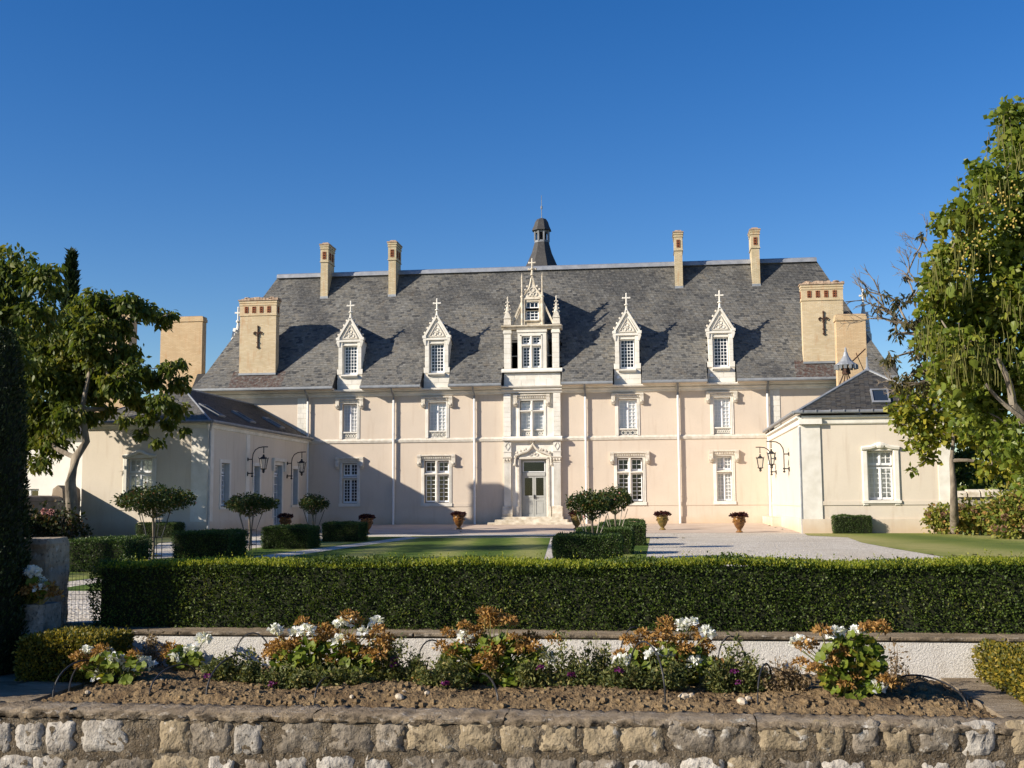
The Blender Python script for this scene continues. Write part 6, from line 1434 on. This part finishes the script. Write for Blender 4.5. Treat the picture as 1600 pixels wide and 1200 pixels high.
def head_mesh(n, r, size, mat, asp, nm):
    q = rand_dirs(n); q[:, 2] = np.abs(q[:, 2]) * .8 - .15
    ob_ = leaf_mesh(nm, q * r * RNG.uniform(.6, 1, (n, 1)), q * .55 + rand_dirs(n) * .75, size * RNG.uniform(.75, 1.25, n), asp, mat, None, .35); me = ob_.data; bpy.data.objects.remove(ob_); return me
HW = [head_mesh(46, .058, .046, M_PETW, .95, "flower_head") for _ in range(3)]
HO = [head_mesh(95, .062, .034, M_PETO, .5, "faded_head") for _ in range(4)]
HP = [head_mesh(30, .03, .022, M_PETP, .9, "purple_head") for _ in range(2)]
def child(name, me, par, loc, s=1.0, rot=None):
    o = bpy.data.objects.new(name, me); COL.objects.link(o); o.parent = par; o.location = Vector(loc) - par.location; o.scale = (s, s, s); o.rotation_euler = rot or (random.uniform(-.3, .3), random.uniform(-.3, .3), random.uniform(0, 6)); return o
def geranium(label, cx, by, Y, whites, faded, leafbox, nleaf, nbig):
    p = at(cx, by, Y); gzv = float(soilz(np.array(p.x), np.array(Y))) if XL0 < p.x < XL1 and Y < 12.1 else p.z
    o = empty("geranium", (p.x, Y, gzv), label, "flower", "geraniums in the planter"); st = MB(); hub = [Vector((p.x + random.uniform(-.12, .12), Y + random.uniform(-.08, .08), gzv)) for _ in range(4)]
    for lst, ms_, nm, mat in ((whites, HW, "flower_head", None), (faded, HO, "faded_flower_head", None)):
        for (x, y) in (lst if ms_ is HW else lst + [(x_ + random.uniform(-16, 16), y_ + random.uniform(-8, 16)) for x_, y_ in lst if random.random() < .65]):
            q = at(x, y, Y + random.uniform(-.16, .16)); child(nm, random.choice(ms_), o, q, (random.uniform(.9, 1.15) if ms_ is HW else random.uniform(1.0, 1.4)) * (Y / 10.6)); h = min(hub, key=lambda k: abs(k.x - q.x))
            mid = h.lerp(q, .6) + Vector((random.uniform(-.03, .03), 0, .02)); st.tube([h, mid, q - Vector((0, 0, .03))], [.010, .006, .004], 5)
    x0, x1, y0, y1 = leafbox; y0 -= 10; Ps = []
    for k in range(int(nleaf * 5.5)):
        a = random.random() * 6.283; r = random.random() ** .5; Ps.append(at((x0 + x1) / 2 + (x1 - x0) / 2 * r * math.cos(a), (y0 + y1) / 2 + (y1 - y0) / 2 * r * math.sin(a), Y + random.uniform(-.10, .30)))
    V = []; F = []
    for q in Ps:
        s = random.uniform(.06, .11); R = Matrix.Rotation(random.uniform(0, 6.28), 3, 'Z') @ Matrix.Rotation(random.uniform(.1, 1.1), 3, 'X'); R = Matrix.Rotation(random.uniform(-.8, .8), 3, 'Z') @ R; o_ = len(V)
        for vv in gm.v: V.append(tuple(R @ (Vector(vv) * s) + q - o.location))
        F += [tuple(i + o_ for i in f) for f in gm.f]
        if random.random() < .3: h = min(hub, key=lambda k: (k - q).length); st.tube([h, q], [.005, .003], 4)
    if V: tag(np_mesh("foliage", V, F, 3, M_GLEAF, o), kind="stuff")
    for k in range(nbig):
        a = random.random() * 6.283; r = random.random() ** .5; q = at((x0 + x1) / 2 + (x1 - x0) / 2 * r * math.cos(a), (y0 + y1) / 2 + (y1 - y0) / 2 * r * math.sin(a), Y - random.uniform(.06, .16)); child("leaf", GLE, o, q, random.uniform(.075, .115), (random.uniform(.5, 1.2), random.uniform(-.5, .5), random.uniform(-.9, .9)))
    st.build("stem", M_STEM, o); return o
clipped("added_shade_block", "unseen dark clipped block added outside the left edge to shade the golden hedge", -9.5, -8.05, 8.9, 11.2, -1.7, 1.0, 9000, .05, M_THUJA, None, "hedge", .0)  # unseen block, added and sized to throw shade on the left golden hedge
geranium("leftmost geranium with a row of white heads and few leaves", 185, 1083, 10.75, [(135, 1018), (167, 1021), (178, 1029), (190, 1032), (215, 1033), (231, 1038), (206, 1043), (155, 1057)], [(122, 1026), (158, 1018), (208, 1025)], (130, 225, 1030, 1068), 26, 14)
geranium("small white geranium by the white wall, second from the left", 285, 1055, 11.7, [(297, 1018), (275, 1028), (318, 998)], [(263, 1023), (268, 1015)], (262, 315, 1022, 1052), 16, 8)
geranium("big bushy geranium with orange faded heads and four large white clusters", 510, 1080, 11.0, [(430, 985), (478, 985), (462, 990), (533, 973), (545, 972), (567, 988), (588, 973), (532, 1000)],
         [(425, 1012), (440, 1028), (472, 972), (500, 1000), (520, 992), (545, 1002), (520, 1032), (555, 1016), (585, 1000), (596, 1012), (575, 1020), (555, 972), (420, 1026), (440, 1005), (455, 1012), (490, 1010), (540, 1018), (590, 985), (505, 985), (470, 1005)], (425, 590, 1010, 1075), 85, 34)
geranium("geranium almost wholly of tall orange faded heads in the middle of the planter", 760, 1080, 11.0, [(727, 998), (858, 1030), (848, 1020)],
         [(780, 964), (766, 960), (795, 972), (772, 975), (726, 980), (748, 985), (700, 990), (690, 1010), (716, 1010), (735, 1006), (770, 1018), (782, 1030), (755, 1032), (652, 1045), (830, 1004), (866, 1000), (802, 998), (838, 1012), (710, 1022), (765, 1040), (820, 1015)], (690, 850, 1005, 1075), 85, 34)
geranium("geranium with white tuft on top and orange heads, right of the planter middle", 1030, 1080, 11.0, [(1066, 977), (1080, 974), (1105, 988), (970, 1035), (975, 1030), (1020, 1022), (1043, 1024), (1032, 1030), (1085, 1035)],
         [(1005, 993), (1035, 990), (985, 1005), (1065, 1000), (1090, 984), (1095, 1020), (975, 1026), (1060, 1032), (1115, 1036), (1000, 1018), (1015, 1010), (1042, 1000), (1040, 975), (1070, 1015), (990, 1035)], (970, 1110, 1015, 1075), 70, 28)
geranium("isolated yellowing geranium with white heads at the right end of the planter", 1320, 1100, 10.5, [(1244, 1006), (1252, 1003), (1300, 990), (1308, 988), (1338, 988), (1288, 1030), (1352, 1068), (1362, 1075), (1372, 1073), (1278, 1042)],
         [(1285, 988), (1265, 1006), (1250, 1036), (1358, 982), (1376, 980), (1310, 1016), (1275, 1045), (1402, 1070), (1386, 1064), (1300, 1035), (1335, 1060), (1320, 1020)], (1280, 1385, 1000, 1098), 75, 36)
g7 = geranium("geranium of orange and white heads in the trough against the pillar", 52, 945, 11.95, [(44, 893), (52, 895), (66, 912), (62, 920)], [(36, 905), (45, 912), (55, 908), (70, 925), (42, 925), (75, 918), (50, 920)], (34, 76, 912, 942), 20, 8)
g7["group"] = ""; del g7["group"]
def low(label, blobs, Y, n, mat, purple=0, name="verbena_plant"):
    pts = [(at(x, y - ry * .12, Y), rx / 1800 * Y, ry * 1.28 / 1800 * Y) for x, y, rx, ry in blobs]; p0 = pts[0][0]; g = float(soilz(np.array(p0.x), np.array(Y))); o = empty(name, (p0.x, Y, g), label, "flower", "low bedding plants in the planter"); Ps = []; Ds = []; m = MB()
    for p, rx, ry in pts:
        for k in range(9):
            a = random.uniform(-1, 1); e = p + Vector((a * rx, random.uniform(-.12, .12), ry * (1 - a * a) * random.uniform(.3, 1))); b0 = Vector((p.x + a * rx * .4, Y, g)); m.tube([b0, b0.lerp(e, .5) + Vector((a * .03, 0, 0)), e], [.005, .004, .002], 4)
            k2 = int(n * 2.4) // (9 * len(pts)); t = RNG.random((k2, 1)); Ps.append(np.array(b0) * (1 - t) + np.array(e) * t + RNG.normal(0, .032, (k2, 3))); Ds.append(rand_dirs(k2) + np.array([0, -.2, .5]))
    m.build("stem", M_STEM if mat is not M_DRY else MATS["bare_stem"], o); P = np.concatenate(Ps); D = np.concatenate(Ds); ok = P[:, 2] > g; P, D = P[ok], D[ok]
    tag(leaf_mesh("foliage", P - np.array(o.location), D,   .042 * RNG.uniform(.6, 1.3, len(P)), .45, mat, o, .25), kind="stuff")
    for k in range((purple + 1) // 2): p, rx, ry = random.choice(pts); child("purple_flower_head", random.choice(HP), o, p + Vector((random.uniform(-.9, .9) * rx, -.1, random.uniform(-.2, .8) * ry)), 1.1)
simple("bare_stem", (.12, .085, .05), (.22, .16, .10), 9, .9)
low("low green plant between the small white and the big bushy geranium", [(345, 1055, 30, 28), (375, 1050, 30, 32), (400, 1065, 24, 22)], 10.9, 1500, M_LOW, 2)
low("low plant spreading under the big bushy geranium", [(440, 1068, 40, 20), (490, 1068, 36, 20), (545, 1066, 34, 26)], 10.75, 1700, M_LOW, 1)
low("dark low plant with purple flowers between the two orange geraniums", [(600, 1048, 26, 36), (632, 1040, 28, 40), (650, 1062, 26, 22)], 11.0, 1700, M_LOW, 4)
low("low plant at the left foot of the middle geranium", [(680, 1062, 26, 30), (705, 1062, 26, 24)], 10.75, 1100, M_LOW, 1)
low("tall loose plant with purple flowers right of the middle geranium", [(870, 1048, 34, 52), (835, 1058, 24, 26), (905, 1060, 22, 24)], 10.85, 1500, M_LOW, 4)
low("thin upright plant by the white wall right of the middle geranium", [(925, 1045, 14, 48), (945, 1050, 12, 32)], 11.3, 500, M_LOW, 0)
low("low yellow-green plant under the white-topped geranium", [(965, 1066, 28, 20), (1000, 1066, 36, 20), (1050, 1062, 40, 22)], 10.7, 1500, M_LOW, 2)
low("tall green plant with violet tips left of the dry stalks", [(1150, 1055, 34, 48), (1175, 1062, 22, 28), (1125, 1066, 24, 26)], 10.8, 1700, M_LOW, 3)
low("dried brown plant beside the isolated right geranium", [(1212, 1058, 26, 24), (1235, 1068, 26, 16)], 10.8, 700, M_DRY, 0, "dried_plant")
low("brown withered sprig by the white wall at left", [(240, 1020, 22, 34)], 11.8, 240, M_DRY, 0, "dried_plant")
low("withered twigs right of the isolated geranium", [(1395, 1050, 22, 34)], 11.3, 120, M_DRY, 0, "dried_plant")
# wire hoops
def hoop(label, a, b_, top, Ya, Yb, r=.0085):
    A_, B_ = at(*a, Ya), at(*b_, Yb); A_.z = float(soilz(np.array(A_.x), np.array(A_.y))) - .03; B_.z = float(soilz(np.array(B_.x), np.array(B_.y))) - .03; zt_ = at((a[0] + b_[0]) / 2, top, (Ya + Yb) / 2).z
    o = empty("wire_hoop", (A_.x, A_.y, A_.z), label, "wire hoop", "black wire hoops stuck in the planter soil"); m = MB(); pts = []
    for k in range(15):
        an = math.pi * k / 14; f = (1 - math.cos(an)) / 2; q = A_.lerp(B_, f); q.z = A_.z + (B_.z - A_.z) * f + (zt_ - (A_.z + B_.z) / 2) * math.sin(an) ** .75; pts.append(q)
    m.tube(pts, r, 5); m.build("wire", M_IRON, o)
hoop("wire hoop at the left end of the soil, before the leftmost geranium", (82, 1098), (160, 1085), 1033, 10.2, 10.9)
hoop("shorter wire hoop crossing the left-end hoop", (107, 1092), (150, 1080), 1036, 10.4, 11.2)
hoop("wire hoop in front of the small white geranium", (233, 1100), (306, 1072), 1040, 10.2, 11.2)
hoop("wire hoop around the low plant right of the small white geranium", (322, 1098), (398, 1062), 1025, 10.2, 11.4)
hoop("wire hoop standing against the white wall behind the low plant", (365, 1040), (425, 1040), 989, 11.9, 11.9)
hoop("wire hoop before the big bushy geranium", (492, 1100), (520, 1075), 1060, 10.2, 10.8)
hoop("wire hoop bent to a point against the white wall between the two orange geraniums", (652, 1050), (700, 1050), 1000, 11.8, 11.9)
hoop("wire hoop at the right foot of the middle geranium", (778, 1100), (745, 1075), 1055, 10.2, 11.0)
hoop("tall wire hoop against the wall left of the white-topped geranium", (968, 1050), (1015, 1050), 980, 11.7, 11.9)
hoop("wire hoop curving over the low plant before the white-topped geranium", (983, 1075), (1040, 1108), 1003, 10.8, 10.2)
hoop("wire hoop behind the tall green plant with violet tips", (1121, 1055), (1166, 1055), 994, 11.7, 11.8)
hoop("wire hoop leaning beside the dried brown plant", (1184, 1105), (1207, 1070), 1038, 10.2, 10.9)
hoop("low flattened wire hoop on the bare soil at the right end", (1395, 1075), (1512, 1096), 1058, 11.0, 10.4)
# fallen leaves on gravel
def fallen(label, px, py, s):
    p = gp(px, py, -.085); p.z = gz(p.y) + .012; m = MB(); m.add([(-s, 0, 0), (-s * .2, s * .5, .03), (s, .05 * s, .01), (-s * .1, -s * .5, .035)], [(0, 3, 2), (0, 2, 1)])
    o = m.build("fallen_leaf", M_MELIA, None); o.location = p; o.rotation_euler = (0, 0, random.uniform(0, 6)); tag(o, label, "leaf", "dead leaves lying on gravel and lawn")
for (x, y) in ((1028, 842), (1035, 840), (1053, 835), (1068, 841), (1170, 861), (1198, 872), (1455, 867), (1490, 868), (1485, 873), (1523, 867), (1562, 867), (1565, 850), (1203, 825), (1212, 827), (1222, 829), (1166, 820), (720, 832), (690, 845)):
    fallen("single dead brown leaf lying flat on gravel or grass", x, y, .09)
